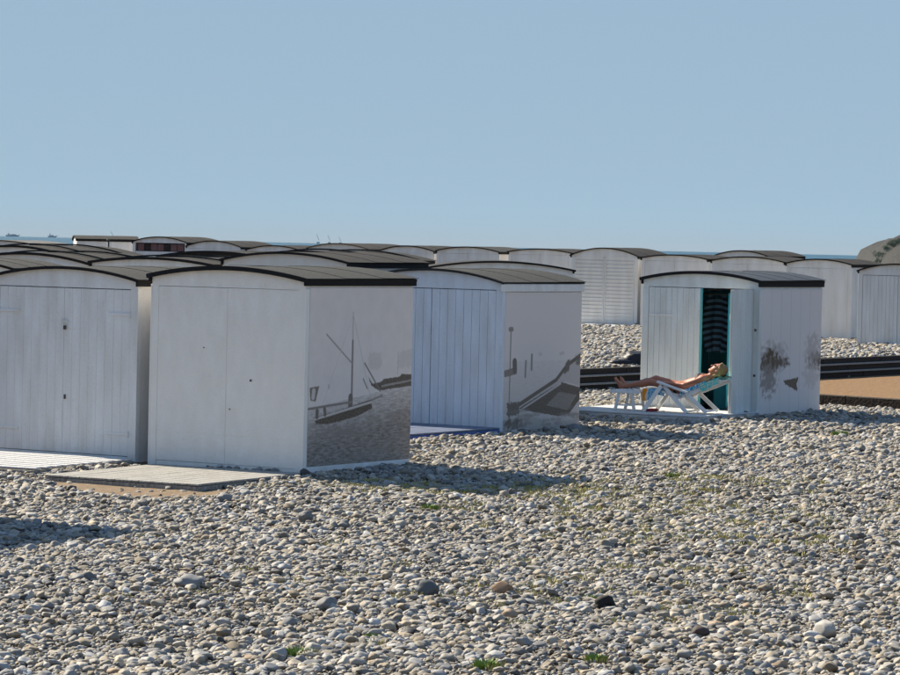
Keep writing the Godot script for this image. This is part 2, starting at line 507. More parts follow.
func pebble_mesh(sd: int) -> ArrayMesh:
	# icosphere pushed about by noise and cut by a few soft flats
	var nz := FastNoiseLite.new(); nz.seed = sd; nz.frequency = 0.55; nz.fractal_octaves = 2
	var r := RandomNumberGenerator.new(); r.seed = sd
	var t := (1.0 + sqrt(5.0)) / 2.0
	var v := [Vector3(-1, t, 0), Vector3(1, t, 0), Vector3(-1, -t, 0), Vector3(1, -t, 0), Vector3(0, -1, t), Vector3(0, 1, t), Vector3(0, -1, -t), Vector3(0, 1, -t), Vector3(t, 0, -1), Vector3(t, 0, 1), Vector3(-t, 0, -1), Vector3(-t, 0, 1)]
	var f := [0, 11, 5, 0, 5, 1, 0, 1, 7, 0, 7, 10, 0, 10, 11, 1, 5, 9, 5, 11, 4, 11, 10, 2, 10, 7, 6, 7, 1, 8, 3, 9, 4, 3, 4, 2, 3, 2, 6, 3, 6, 8, 3, 8, 9, 4, 9, 5, 2, 4, 11, 6, 2, 10, 8, 6, 7, 9, 8, 1]
	for k in v.size():
		v[k] = v[k].normalized()
	for s in 2:
		var f2 := []
		var mid := {}
		for k in range(0, f.size(), 3):
			var m := []
			for e in 3:
				var a: int = f[k + e]
				var b: int = f[k + (e + 1) % 3]
				var key := Vector2i(min(a, b), max(a, b))
				if not mid.has(key):
					mid[key] = v.size()
					v.append(((v[a] + v[b]) * 0.5).normalized())
				m.append(mid[key])
			f2.append_array([f[k], m[0], m[2], f[k + 1], m[1], m[0], f[k + 2], m[2], m[1], m[0], m[1], m[2]])
		f = f2
	var flats := []
	for k in 8:
		flats.append([Vector3(r.randfn(), r.randfn(), r.randfn()).normalized(), r.randf_range(0.58, 0.9)])
	var st := begin()
	st.set_smooth_group(0)
	for p in v:
		var q: Vector3 = p * (1.0 + 0.36 * nz.get_noise_3dv(p * 2.0))
		for fl in flats:
			var over: float = q.dot(fl[0]) - fl[1]
			if over > 0.0:
				q -= fl[0] * over * 0.85
		st.add_vertex(q * 0.5)
	for k in range(0, f.size(), 3):
		st.add_index(f[k]); st.add_index(f[k + 2]); st.add_index(f[k + 1])
	st.generate_normals()
	return st.commit()

func pebble_colour() -> Color:
	var k := rng.randf()
	var v: float = clamp(0.47 * exp(rng.randfn() * 0.28), 0.13, 0.76)
	if k < 0.66:
		var warm := rng.randf_range(0.10, 0.36)
		return Color(v, v * (1.0 - warm * 0.4), v * (1.0 - warm))
	if k < 0.80:
		return Color(v * 0.98, v * 0.98, v * 0.97)
	if k < 0.90:
		return Color(v * 0.95, v * 0.78, v * 0.56)
	if k < 0.97:
		v *= 0.38
		return Color(v, v * 0.97, v * 0.93)
	return Color(0.66, 0.64, 0.60)

func stone_basis(size: float) -> Basis:
	var spin := Basis(Vector3(rng.randfn(), rng.randfn(), rng.randfn()).normalized(), rng.randf() * TAU)
	var sq := Basis.from_scale(Vector3(size, size * rng.randf_range(0.38, 0.74), size * rng.randf_range(0.62, 1.0)))
	var lean := Basis(Vector3(1, 0, 0), rng.randfn() * 0.22) * Basis(Vector3(0, 0, 1), rng.randfn() * 0.22)
	return Basis(Vector3.UP, rng.randf() * TAU) * lean * sq * spin

func build_pebbles(beach: Node3D) -> void:
	var items := []
	var cols := []
	# [near, far, count per square metre, smallest, typical, largest]
	var zones := [[16.6, 27.0, 1000.0, 0.017, 0.038, 0.115], [27.0, 38.0, 760.0, 0.020, 0.042, 0.12], [38.0, 58.0, 460.0, 0.030, 0.051, 0.13], [58.0, 92.0, 160.0, 0.05, 0.08, 0.15]]
	for zn in zones:
		var d: float = zn[0]
		while d < zn[1]:
			var step := 0.5
			var half_w := 0.1406 * d + 1.3
			var x0 := -half_w
			var x1 := half_w
			if d > 38.0:
				x0 = -1.6
			if d > 58.0:
				x0 = 1.0
			if d < 38.0 and d > 34.2:
				x0 = -1.0
			var n := int(zn[2] * step * (x1 - x0))
			for k in n:
				var x := rng.randf_range(x0, x1)
				var z := -(d + rng.randf() * step)
				if blocked(x, z) or in_court(x, z):
					continue
				if in_sand(x, z) and rng.randf() > 0.04:
					continue
				var size: float = clamp(zn[4] * (1.0 + 0.45 * noise.get_noise_2d(x * 22.0 + 80.0, z * 22.0)) * exp(rng.randfn() * 0.48), zn[3], zn[5])
				var y := height(x, z) + size * rng.randf_range(-0.10, 0.30) + maxf(0.0, rng.randfn()) * 0.008
				items.append(Transform3D(stone_basis(size), Vector3(x, y, z)))
				cols.append(pebble_colour())
			d += step
	var mm := MultiMesh.new()
	mm.transform_format = MultiMesh.TRANSFORM_3D
	mm.use_colors = true
	mm.mesh = pebble_meshes[0]
	mm.instance_count = items.size()
	for k in items.size():
		mm.set_instance_transform(k, items[k])
		mm.set_instance_color(k, cols[k])
	var o := MultiMeshInstance3D.new()
	o.multimesh = mm
	o.material_override = M.pebble
	o.name = "pebble_cover"
	beach.add_child(o)
	o.set_meta("kind", "stuff")
	print("pebbles ", items.size())
	# the largest of the foreground, one by one
	for k in 300:
		var d := 17.2 + 14.0 * pow(rng.randf(), 1.3)
		var x := rng.randf_range(-1.0, 1.0) * (0.1406 * d + 0.1)
		if blocked(x, -d) or in_sand(x, -d):
			continue
		var size := rng.randf_range(0.085, 0.135)
		var p := put("pebble", pebble_meshes[k % pebble_meshes.size()], M.pebble_tones[rng.randi() % M.pebble_tones.size()], beach)
		p.transform = Transform3D(stone_basis(size), Vector3(x, height(x, -d) + size * rng.randf_range(0.06, 0.22), -d))

var sand_poly := PackedVector2Array([Vector2(-4.15, -32.7), Vector2(-3.95, -32.0), Vector2(-3.5, -31.3), Vector2(-2.9, -30.75), Vector2(-2.3, -31.2), Vector2(-2.1, -31.9), Vector2(-2.4, -32.8), Vector2(-3.5, -33.4)])

func in_sand(x: float, z: float) -> bool:
	var w := Vector2(noise.get_noise_2d(x * 30.0, z * 30.0), noise.get_noise_2d(x * 30.0 + 500.0, z * 30.0)) * 0.35
	return Geometry2D.is_point_in_polygon(Vector2(x, z) + w, sand_poly)

# ---------------------------------------------------------------- huts
func arc(w: float, eave: float, apex: float, over: float, lift: float, n := 22) -> PackedVector2Array:
	var s := apex - eave
	var r := (w * w / 4.0 + s * s) / (2.0 * s)
	var a := asin(clamp((w / 2.0 + over) / r, -1.0, 1.0))
	var out := PackedVector2Array()
	for k in n + 1:
		var t := -a + 2.0 * a * k / n
		out.append(Vector2(sin(t) * (r + lift), apex - r + cos(t) * (r + lift)))
	return out

func arc_slab(st: SurfaceTool, w: float, eave: float, apex: float, over: float, l0: float, l1: float, z0: float, z1: float, n := 22) -> void:
	var a := arc(w, eave, apex, over, l0, n)
	var b := arc(w, eave, apex, over, l1, n)
	for k in n:
		st.set_smooth_group(0)
		var mid := Vector3((a[k].x + b[k].x + a[k + 1].x + b[k + 1].x) / 4, (a[k].y + b[k].y + a[k + 1].y + b[k + 1].y) / 4, (z0 + z1) / 2)
		quad(st, Vector3(b[k].x, b[k].y, z0), Vector3(b[k + 1].x, b[k + 1].y, z0), Vector3(b[k + 1].x, b[k + 1].y, z1), Vector3(b[k].x, b[k].y, z1), mid)
		st.set_smooth_group(1)
		quad(st, Vector3(a[k].x, a[k].y, z0), Vector3(a[k + 1].x, a[k + 1].y, z0), Vector3(a[k + 1].x, a[k + 1].y, z1), Vector3(a[k].x, a[k].y, z1), mid)
		st.set_smooth_group(-1)
		for z in [z0, z1]:
			quad(st, Vector3(a[k].x, a[k].y, z), Vector3(a[k + 1].x, a[k + 1].y, z), Vector3(b[k + 1].x, b[k + 1].y, z), Vector3(b[k].x, b[k].y, z), mid)
		for e in [0, n]:
			if (e == 0 and k == 0) or (e == n and k == n - 1):
				quad(st, Vector3(a[e].x, a[e].y, z0), Vector3(b[e].x, b[e].y, z0), Vector3(b[e].x, b[e].y, z1), Vector3(a[e].x, a[e].y, z1), mid)

func plank_leaf(parent: Node, x0: float, x1: float, y0: float, y1: float, zf: float, n: int, gap: float, bev: float, m: Material, called := "plank") -> void:
	var w := (x1 - x0) / n
	for k in n:
		box_part(called, Vector3(x0 + w * (k + 0.5), (y0 + y1) / 2, zf - 0.011 - rng.randf() * 0.0015), Vector3(w - gap, y1 - y0 - rng.randf() * 0.003, 0.022), m, parent, bev)

func make_hut(p: Dictionary) -> Node3D:
	var w: float = p.w
	var d: float = p.d
	var h := thing("beach_hut", p.label, "beach hut", p.at, p.turn, p.get("group", "white beach huts on the pebbles"))
	keep(p.at, p.turn, w / 2 - 0.02, d / 2 - 0.02)
	var ev: float = p.eave
	var ap: float = p.apex
	var wm: Material = p.get("paint", M.white)
	var roofm: Material = p.get("roof", M.felt_grey)
	var zf := d / 2
	var dt: float = p.get("door_top", ev - 0.09)
	var dx: float = p.get("door_side", 0.09)
	var sill := 0.06
	# front wall with the doorway left open
	var top := arc(w, ev, ap, 0.0, 0.0)
	var poly := PackedVector2Array([Vector2(-w / 2, 0.0)])
	poly.append_array(top)
	poly.append_array(PackedVector2Array([Vector2(w / 2, 0), Vector2(w / 2 - dx, 0), Vector2(w / 2 - dx, dt), Vector2(-w / 2 + dx, dt), Vector2(-w / 2 + dx, 0)]))
	var st := begin()
	extrude(st, poly, zf - 0.03, zf)
	part("front_wall", st, p.get("gable_paint", wm), h)
	# rear wall
	poly = PackedVector2Array([Vector2(-w / 2, 0.0)])
	poly.append_array(top)
	poly.append(Vector2(w / 2, 0))
	st = begin()
	extrude(st, poly, -zf, -zf + 0.03)
	part("rear_wall", st, wm, h)
	for s in [-1.0, 1.0]:
		box_part("side_wall", Vector3(s * (w / 2 - 0.015), ev / 2, 0), Vector3(0.03, ev, d - 0.064), wm, h, 0.002)
	box_part("floor", Vector3(0, 0.02, 0), Vector3(w - 0.07, 0.04, d - 0.07), M.dark_wood, h, 0.002)
	# roof
	st = begin()
	var th: float = p.get("thick", 0.03)
	arc_slab(st, w, ev, ap, 0.03, 0.003, th, -zf - 0.035, zf + 0.035)
	var roof := part("roof", st, p.get("edge", M.felt_edge), h)
	var sheets: int = p.get("sheets", 3)
	var z0 := -zf - 0.045
	var span := (d + 0.09) / sheets
	for k in sheets:
		st = begin()
		var l0 := th + 0.002 + 0.004 * (sheets - 1 - k)
		arc_slab(st, w, ev, ap, 0.042, l0, l0 + 0.006, z0 + span * k - (0.06 if k > 0 else 0.0), z0 + span * (k + 1))
		part("roofing_sheet", st, roofm, roof)
	if p.has("battens"):
		for k in int(p.battens):
			st = begin()
			var zz := -zf + d * (k + 0.5) / int(p.battens)
			arc_slab(st, w, ev, ap, 0.042, th + 0.02, th + 0.042, zz - 0.02, zz + 0.02)
			part("roof_batten", st, p.get("batten_paint", M.felt_pale), roof)
	st = begin()
	arc_slab(st, w, ev, ap, 0.045, -0.004, th + 0.004, zf + 0.037, zf + 0.05)
	part("roof_edging", st, p.get("edge", M.felt_edge), roof)
	var fm: Material = p.get("fascia", M.felt_edge)
	var fh: float = p.get("fascia_height", 0.07)
	for s in [-1.0, 1.0]:
		box_part("fascia", Vector3(s * (w / 2 + 0.016), ev - fh / 2 + p.get("fascia_lift", 0.012), 0), Vector3(0.022, fh, d + 0.085), fm, roof, 0.004)
	# corner boards, a little proud of the walls
	for s in [-1.0, 1.0]:
		box_part("corner_board", Vector3(s * (w / 2 + 0.006), (ev - fh) / 2, zf - 0.03), Vector3(0.02, ev - fh - 0.005, 0.07), p.get("trim", wm), h, 0.003)
	# doors
	var style: String = p.get("doors", "plank")
	var inner: float = w / 2 - dx - (0.001 if p.has("seam") and style == "sheet" else 0.005)
	if style == "open_left" or style == "none":
		return h
	box_part("threshold", Vector3(0, sill / 2, zf - 0.02), Vector3(inner * 2, sill, 0.03), p.get("trim", wm), h)
	for s in [-1.0, 1.0]:
		var seam: float = p.get("seam", 0.003)
		var x0 := seam if s > 0 else -inner
		var x1 := inner if s > 0 else -seam
		var leaf := box_part("door", Vector3((x0 + x1) / 2, (dt + sill) / 2, zf - 0.045), Vector3(x1 - x0 - 0.006, dt - sill - 0.02, 0.02), p.get("door_paint", wm), h, 0.003)
		if style == "plank":
			plank_leaf(leaf, x0, x1, sill + 0.006, dt - 0.008, zf - p.get("recess", 0.006), p.get("planks", 7), p.get("gap", 0.0015), p.get("bevel", 0.003), p.get("door_paint", wm))
		elif style == "sheet":
			plank_leaf(leaf, x0, x1, sill + 0.002, dt - 0.003, zf - 0.002, 1, 0.0005, 0.0015, p.get("door_paint", wm), "sheet")
			for yy in [0.42]:
				box_part("rail", Vector3((x0 + x1) / 2, yy, zf - 0.003), Vector3(x1 - x0 - 0.01, 0.09, 0.004), p.get("door_paint", wm), leaf, 0.002)
		elif style == "louvre":
			st = begin()
			var n := int((dt - sill) / 0.1)
			for k in n:
				cbox(st, Vector3((x0 + x1) / 2, sill + (dt - sill) * (k + 0.5) / n, zf - 0.018), Vector3(x1 - x0 - 0.07, 0.105, 0.014), 0.003, Basis(Vector3(1, 0, 0), 0.22))
			var lp := part("slats", st, wm, leaf)
			lp.set_meta("kind", "stuff")
			for xx in [x0 + 0.018, x1 - 0.018]:
				box_part("stile", Vector3(xx, (sill + dt) / 2, zf - 0.008), Vector3(0.034, dt - sill - 0.01, 0.03), wm, leaf)
		if p.get("ironwork", true):
			for yy in [dt - 0.28, sill + 0.25]:
				var ex := x1 if s > 0 else x0
				box_part("hinge", Vector3(ex - s * 0.15, yy, zf + 0.002), Vector3(0.30, 0.03, 0.006), p.get("door_paint", wm), leaf, 0.002)
				box_part("hinge_pin", Vector3(ex + s * 0.004, yy, zf + 0.006), Vector3(0.02, 0.07, 0.014), p.get("pin", M.grey_white), leaf, 0.003)
	if p.get("ironwork", true):
		box_part("hasp", Vector3(0.02, dt * 0.8, zf + 0.004), Vector3(0.10, 0.03, 0.008), p.get("pin", M.grey_white), h, 0.002)
		box_part("padlock", Vector3(0.03, dt * 0.765, zf + 0.016), Vector3(0.035, 0.045, 0.02), M.iron, h, 0.004)
		box_part("keyhole_plate", Vector3(0.035, dt * 0.36, zf + 0.003), Vector3(0.025, 0.05, 0.006), M.iron, h, 0.002)
	return h

func make_deck(label: String, c: Vector3, turn: float, w: float, l: float, top: float, planks: int, along_x: bool, m: Material, side: Material, gap := 0.006) -> Node3D:
	var o := thing("deck", label, "deck", c, turn, "decks in front of the huts")
	keep(c, turn, w / 2 + 0.01, l / 2 + 0.01)
	var b := -0.10
	for k in planks:
		if along_x:
			var pw := l / planks
			box_part("plank", Vector3(0, top - 0.011 + rng.randf() * 0.002, -l / 2 + pw * (k + 0.5)), Vector3(w - 0.002 - rng.randf() * 0.01, 0.022, pw - gap), m, o, 0.004)
		else:
			var pw := w / planks
			box_part("plank", Vector3(-w / 2 + pw * (k + 0.5), top - 0.011 + rng.randf() * 0.002, 0), Vector3(pw - gap, 0.022, l - 0.002 - rng.randf() * 0.01), m, o, 0.004)
	for s in [-1.0, 1.0]:
		box_part("edge_board", Vector3(s * (w / 2 - 0.012), (top - 0.026 + b) / 2, 0), Vector3(0.022, top - 0.026 - b, l), side, o)
		box_part("edge_board", Vector3(0, (top - 0.026 + b) / 2, s * (l / 2 - 0.012)), Vector3(w - 0.05, top - 0.026 - b, 0.022), side, o)
	box_part("joist", Vector3(0, (top - 0.026 + b) / 2, 0), Vector3(0.05, top - 0.03 - b, l - 0.05) if along_x else Vector3(w - 0.05, top - 0.03 - b, 0.05), M.dark_wood, o)
	return o

func build_huts() -> void:
	var sail := print_sailing()
	var quay := print_harbour()
	var worn := print_worn()
	# the four near huts
	make_hut({at = Vector3(-3.773, 0, -36.584), turn = -32.0, w = 2.05, d = 2.05, eave = 2.0, apex = 2.115, thick = 0.022, doors = "plank", planks = 8, seam = 0.0012, gap = 0.0012, bevel = 0.003, pin = M.grey_white,
		label = "white beach hut with closed boarded double doors at the left edge of the frame"})
	var h2 := make_hut({at = Vector3(-1.845, 0, -35.296), turn = -32.0, w = 2.03, d = 2.1, eave = 2.055, apex = 2.155, doors = "sheet", ironwork = false, seam = 0.0006, paint = M.white_sheet, thick = 0.036, fascia_height = 0.075, fascia_lift = 0.03,
		label = "white beach hut with a sailing boat picture printed on its side wall"})
	printed_panel(h2, 1.015 + 0.012, 1.05 - 0.075, -1.045, 0.085, 1.99, sail, "grey photographic print of a sailing boat under way")
	box_part("skirting", Vector3(1.015 + 0.008, 0.045, -0.03), Vector3(0.016, 0.075, 2.02), M.white, h2)
	for s in [[-0.3, 1.31, 0.008], [0.33, 0.98, 0.014], [0.06, 0.66, 0.009]]:
		box_part("door_knob", Vector3(s[0], s[1], 1.05 + 0.005), Vector3(s[2] * 1.6, s[2] * 1.6, 0.012), M.iron, h2, 0.004)
	var h3 := make_hut({at = Vector3(0.297, 0, -43.547), turn = -32.0, w = 2.2, d = 2.1, eave = 1.985, apex = 2.13, doors = "plank", planks = 8, gap = 0.004, bevel = 0.004, recess = 0.006, paint = M.pale_blue, thick = 0.02,
		fascia = M.white, fascia_height = 0.10, fascia_lift = -0.01, edge = M.felt_grey, ironwork = false,
		label = "pale blue beach hut with upright boards and a harbour picture on its side"})
	printed_panel(h3, 1.1 + 0.012, 1.05 - 0.075, -1.045, 0.03, 1.865, quay, "grey photographic print of a beached boat at a quay")
	open_hut(worn)
	# huts behind: name, x, z, turn, width, depth, eave height, apex height
	var rows := [
		["charcoal", -5.66, -47.28, -32, 2.43, 2.08, 2.24, M.felt_dark, M.white, "white beach hut with a charcoal roof directly behind the boarded left-edge hut"],
		["charcoal", -3.71, -45.90, -32, 2.12, 2.12, 2.22, M.felt_dark, M.white, "white beach hut with thick black arched roof edge, peeping between the two nearest huts"],
		["cream", -1.76, -44.58, -32, 2.07, 2.21, 2.33, M.felt_dark, M.cream, "cream-gabled beach hut rising right behind the hut with the sailing boat picture"],
		["charcoal", -1.69, -48.79, -32, 2.07, 2.21, 2.35, M.felt_dark, M.white, "dark-roofed beach hut with pale roof battens, one behind the cream-gabled hut"],
		["grey", -6.15, -41.64, -13, 1.65, 2.06, 2.17, M.felt_grey, M.white, "grey-roofed beach hut in the corner behind the left-edge hut, mostly hidden"],
		["white", 0.69, -47.55, 2, 2.08, 2.15, 2.26, M.felt_edge, M.white_far, "white gable showing just above the roof of the pale blue hut"],
		["far", -4.95, -99.41, -32, 2.07, 2.16, 2.31, M.felt_dark, M.white_far, "small far hut gable just above the cream-gabled hut"],
		["far", -2.77, -97.99, -45, 2.72, 2.26, 2.42, M.felt_dark, M.cream, "bright sunlit cream gable in the farthest row, left of the picture's middle"],
		["far", -0.79, -94.85, -32, 1.85, 2.25, 2.40, M.felt_dark, M.white_far, "far white gable right of the sunlit cream gable"],
		["far", 0.95, -93.39, -30, 2.06, 2.28, 2.41, M.felt_grey, M.white_far, "far white gable above the pale blue hut's front, second left of the slatted hut"],
		["far", 2.99, -91.88, -30, 2.00, 2.30, 2.40, M.felt_dark, M.white_far, "far white hut immediately left of the hut with slatted doors"],
		["slat", 4.62, -87.38, -30, 2.01, 2.26, 2.47, M.felt_dark, M.white_far, "white beach hut with horizontally slatted double doors on the upper gravel"],
		["far", 6.40, -85.85, -30, 1.92, 2.23, 2.33, M.felt_dark, M.white_far, "white hut gable right of the slatted hut, behind the open hut's roof"],
		["far", 8.03, -82.37, -30, 2.01, 2.21, 2.33, M.felt_dark, M.white_far, "white hut gable above the right end of the open hut's roof"],
		["sheet", 9.40, -78.50, -30, 1.71, 2.20, 2.32, M.felt_dark, M.white_far, "narrow white hut with smooth front standing on gravel right of the open hut"],
		["plank", 10.72, -74.15, -30, 1.93, 2.09, 2.26, M.felt_dark, M.white_far, "white hut with tall boarded front at the right edge of the frame"],
		["far", 8.99, -93.35, -38, 1.78, 2.33, 2.48, M.felt_dark, M.cream, "farthest pale gable peeping over the row behind the open hut"],
		["shop", -8.71, -101.93, -32, 2.13, 2.33, 2.50, M.felt_dark, M.white_far, "far hut on the skyline with dark red boards under its gable"],
		["far", -6.91, -100.71, -32, 2.08, 2.23, 2.41, M.felt_dark, M.white_far, "far white gable right of the hut with dark red boards"],
		["dark", -3.31, -52.42, -32, 2.19, 2.19, 2.29, M.felt_dark, M.dark_wood, "dark brown hut gable left of the cream-gabled hut"],
		["charcoal", -6.55, -52.50, -32, 2.50, 2.12, 2.32, M.felt_dark, M.white, "low charcoal roof behind the first row at the left, below the sea"],
		["far", -15.59, -113.77, -34, 3.30, 2.15, 2.25, M.felt_pale, M.cream, "pale low hut roof against the sea at the left edge"],
		["far", -11.29, -104.20, -80, 2.00, 2.37, 2.48, M.felt_dark, M.white_far, "long white hut side on the skyline beside the sea"],
	]
	for r in rows:
		var g := height(r[1], r[2])
		var q := {at = Vector3(r[1], g - 0.02, r[2]), turn = float(r[3]), w = r[4], d = 1.95, eave = r[5] - g + 0.0, apex = r[6] - g - 0.01, roof = r[7], paint = r[8], label = r[9], ironwork = false, planks = 5, thick = 0.02, edge = M.felt_dark, group = "huts in the rows behind"}
		match r[0]:
			"far", "charcoal", "cream", "grey", "white", "dark":
				q.doors = "sheet"
				q.door_top = q.eave - 0.06
			"slat":
				q.doors = "louvre"
				q.door_top = q.eave - 0.03
			"sheet":
				q.doors = "sheet"
			"plank":
				q.planks = 9
				q.gap = 0.003
			"shop":
				q.doors = "none"
				q.door_top = q.eave - 0.02
		if r[0] == "charcoal":
			q.thick = 0.026
			q.apex -= 0.015
			q.battens = 2
			q.batten_paint = M.felt_grey
		elif r[0] == "white":
			q.thick = 0.016
			q.sheets = 1
			q.fascia_height = 0.05
		var o := make_hut(q)
		if r[0] == "shop":
			for k in 7:
				box_part("board", Vector3(-0.78 + 0.26 * k, q.door_top - 0.14, q.d / 2 - 0.05), Vector3(0.24, 0.22, 0.02), M.red_board if k % 3 != 1 else M.dark_wood, o)
			box_part("counter", Vector3(0, (q.door_top - 0.27) / 2, q.d / 2 - 0.03), Vector3(q.w - 0.2, q.door_top - 0.27, 0.03), M.white_far, o)
	# the hut out of frame at the left that throws its shadow on the pebbles
	make_hut({at = Vector3(-5.92, -0.03, -28.75), turn = -32.0, w = 2.0, d = 1.95, eave = 2.0, apex = 2.16, label = "beach hut just outside the left edge, throwing its shadow on the pebbles"})
	# decks
	make_deck("weathered off-white plank deck before the sailing boat hut", Vector3(-2.825, 0, -33.306), -27.0, 1.85, 2.12, 0.03, 13, false, M.deck_white, M.timber_worn, 0.004)
	make_deck("white slatted deck with dark gaps before the left-edge hut", Vector3(-4.75, 0, -34.56), -27.0, 2.0, 1.95, 0.06, 10, true, M.deck_bright, M.timber_worn, 0.095)
	make_deck("blue-edged deck before the pale blue hut", Vector3(-0.911, 0, -41.614), -32.0, 2.26, 2.4, 0.085, 12, false, M.deck_blue, M.blue, 0.003)
	make_deck("bright white plank deck under the sunbather's chair", Vector3(3.087, 0, -47.469), -32.0, 2.45, 1.95, 0.085, 14, true, M.deck_bright, M.deck_bright, 0.004)
	make_deck("white step along the front of the slatted hut", Vector3(3.870, 0.36, -86.081), -30.0, 2.2, 0.95, 0.04, 8, true, M.deck_bright, M.deck_bright, 0.004)

func open_hut(worn: Material) -> void:
	var w := 1.96
	var d := 2.16
	var h := make_hut({at = Vector3(4.336, 0, -49.165), turn = -32.0, w = w, d = d, eave = 2.01, apex = 2.12, doors = "open_left", paint = M.grey_white, roof = M.felt_blue, thick = 0.035, sheets = 4, fascia_height = 0.10, fascia_lift = 0.035, door_top = 1.91,
		label = "open beach hut with teal interior and one door swung out beside the sunbather"})
	var zf := d / 2
	var dt := 1.91
	var inner := w / 2 - 0.095
	printed_panel(h, w / 2 + 0.012, zf - 0.075, -zf + 0.005, 0.03, 1.91, worn, "worn side print with brown blotches")
	# teal lining
	box_part("lining", Vector3(0, 0.95, -zf + 0.04), Vector3(w - 0.1, 1.78, 0.015), M.teal, h)
	for s in [-1.0, 1.0]:
		box_part("lining", Vector3(s * (w / 2 - 0.04), 0.95, 0), Vector3(0.015, 1.78, d - 0.1), M.teal, h)
	# door frame edges
	for s in [-1.0, 1.0]:
		box_part("jamb", Vector3(s * (inner - 0.012), dt / 2 + 0.02, zf - 0.06), Vector3(0.025, dt - 0.06, 0.05), M.teal, h)
	box_part("locker_board", Vector3(0.46, 0.95, zf - 0.22), Vector3(0.20, 1.78, 0.02), M.teal, h)
	# closed left door, boarded, with ledges
	var leaf := box_part("door", Vector3(-inner / 2 - 0.002, dt / 2 + 0.01, zf - 0.045), Vector3(inner - 0.03, dt - 0.06, 0.02), M.grey_white, h)
	plank_leaf(leaf, -inner, -0.006, 0.05, dt - 0.008, zf - 0.004, 9, 0.003, 0.004, M.grey_white)
	for yy in [1.48, 0.42]:
		box_part("hinge", Vector3(-inner + 0.22, yy, zf + 0.002), Vector3(0.42, 0.03, 0.008), M.white, leaf)
	box_part("door_edge", Vector3(0.010, dt / 2 + 0.02, zf - 0.02), Vector3(0.026, dt - 0.06, 0.034), M.turquoise, leaf)
	# open right door: swung out about its hinge
	var hinge := Vector3(inner, 0, zf + 0.012)
	var turn := Basis(Vector3.UP, deg_to_rad(97.0))
	var dw := inner - 0.01
	var od := box_part("door", hinge + turn * Vector3(-dw / 2, dt / 2 + 0.025, -0.011), Vector3(dw, dt - 0.07, 0.018), M.grey_white, h, 0.003, turn)
	od.set_meta("label", "boarded door swung wide open")
	for k in 8:
		box_part("plank", hinge + turn * Vector3(-dw * (k + 0.5) / 8.0, dt / 2 + 0.025, 0.006), Vector3(dw / 8.0 - 0.003, dt - 0.06, 0.014), M.grey_white, od, 0.003, turn)
		box_part("plank", hinge + turn * Vector3(-dw * (k + 0.5) / 8.0, dt / 2 + 0.025, -0.028), Vector3(dw / 8.0 - 0.003, dt - 0.06, 0.014), M.grey_white, od, 0.003, turn)
	for yy in [1.5, 0.3]:
		box_part("ledge", hinge + turn * Vector3(-dw / 2, yy, -0.043), Vector3(dw - 0.06, 0.1, 0.015), M.grey_white, od, 0.003, turn)
	for yy in [1.2, 0.75]:
		box_part("handle", hinge + turn * Vector3(-dw + 0.09, yy, -0.045), Vector3(0.025, 0.06, 0.02), M.iron, od, 0.004, turn)
	box_part("threshold", Vector3(inner / 2 + 0.1, 0.05, zf + 0.02), Vector3(inner + 0.1, 0.05, 0.10), M.white, h)
	for yy in [1.3, 0.62]:
		box_part("screw_head", Vector3(w / 2 - 0.045, yy, zf + 0.003), Vector3(0.035, 0.035, 0.008), M.iron, h, 0.003)
	for k in 3:
		box_part("roof_patch", Vector3(0.18 + k * 0.26, 2.16 - 0.055 * k * k * 0.55 - 0.02 * k, 0.2 - k * 0.3), Vector3(0.10, 0.004, 0.5), M.felt_pale, h, 0.001, Basis(Vector3(0, 0, 1), -0.12 - 0.13 * k))
	# things inside the open hut
	var stripes := Image.create(8, 128, false, Image.FORMAT_RGB8)
	for y in 128:
		for x in 8:
			stripes.set_pixel(x, y, Color(0.24, 0.38, 0.46) if (y / 7) % 2 == 0 else Color(0.03, 0.07, 0.12))
	var sm := StandardMaterial3D.new()
	sm.albedo_texture = ImageTexture.create_from_image(stripes)
	sm.roughness = 0.95
	var X := Vector3(cos(deg_to_rad(32)), 0, sin(deg_to_rad(32)))
	var Z := Vector3(-sin(deg_to_rad(32)), 0, cos(deg_to_rad(32)))
	var c := Vector3(4.336, 0, -49.165)
	var st := begin()
	st.set_smooth_group(0)
	# a hanging towel, folded into soft waves, two faces apart
	for face in 2:
		for i in 16:
			for j in 12:
				var q := []
				var uvs := []
				for o in [[0, 0], [1, 0], [1, 1], [0, 1]]:
					var u: float = (i + o[0]) / 16.0
					var v: float = (j + o[1]) / 12.0
					var sag := 0.04 * sin(u * PI) * (1.0 - v)
					q.append(Vector3((u - 0.5) * 0.40 * (0.75 + 0.5 * sin(v * PI)), 0.88 - 0.88 * v - sag, 0.03 * sin(u * 16.0 + v) * (0.4 + v) - 0.012 * face))
					uvs.append(Vector2(u, v + 0.08 * sin(u * PI)))
				for k in [0, 1, 2, 0, 2, 3]:
					st.set_uv(uvs[k])
					st.add_vertex(q[k])
	st.generate_normals()
	var tw := thing("hanging_towel", "blue and white striped towel hanging inside the open hut", "towel", c + X * -0.10 + Z * 0.35 + Vector3(0, 0.92, 0), -34.0)
	put("cloth", st.commit(), sm, tw)
	st = begin()
	tube(st, [Vector3(-0.45, 0.885, 0), Vector3(0.45, 0.885, 0)], 0.012, 0.012)
	part("rail", st, M.iron, tw)
	var ch := thing("storage_chest", "dark chest standing in the open hut", "chest", c + X * 0.15 + Z * 0.1 + Vector3(0, 0.04, 0), -34.0)
	box_part("chest_body", Vector3(0, 0.2, 0), Vector3(0.6, 0.4, 0.4), M.teal, ch, 0.01)
	box_part("lid", Vector3(0, 0.42, 0), Vector3(0.63, 0.035, 0.43), M.dark_wood, ch, 0.008)

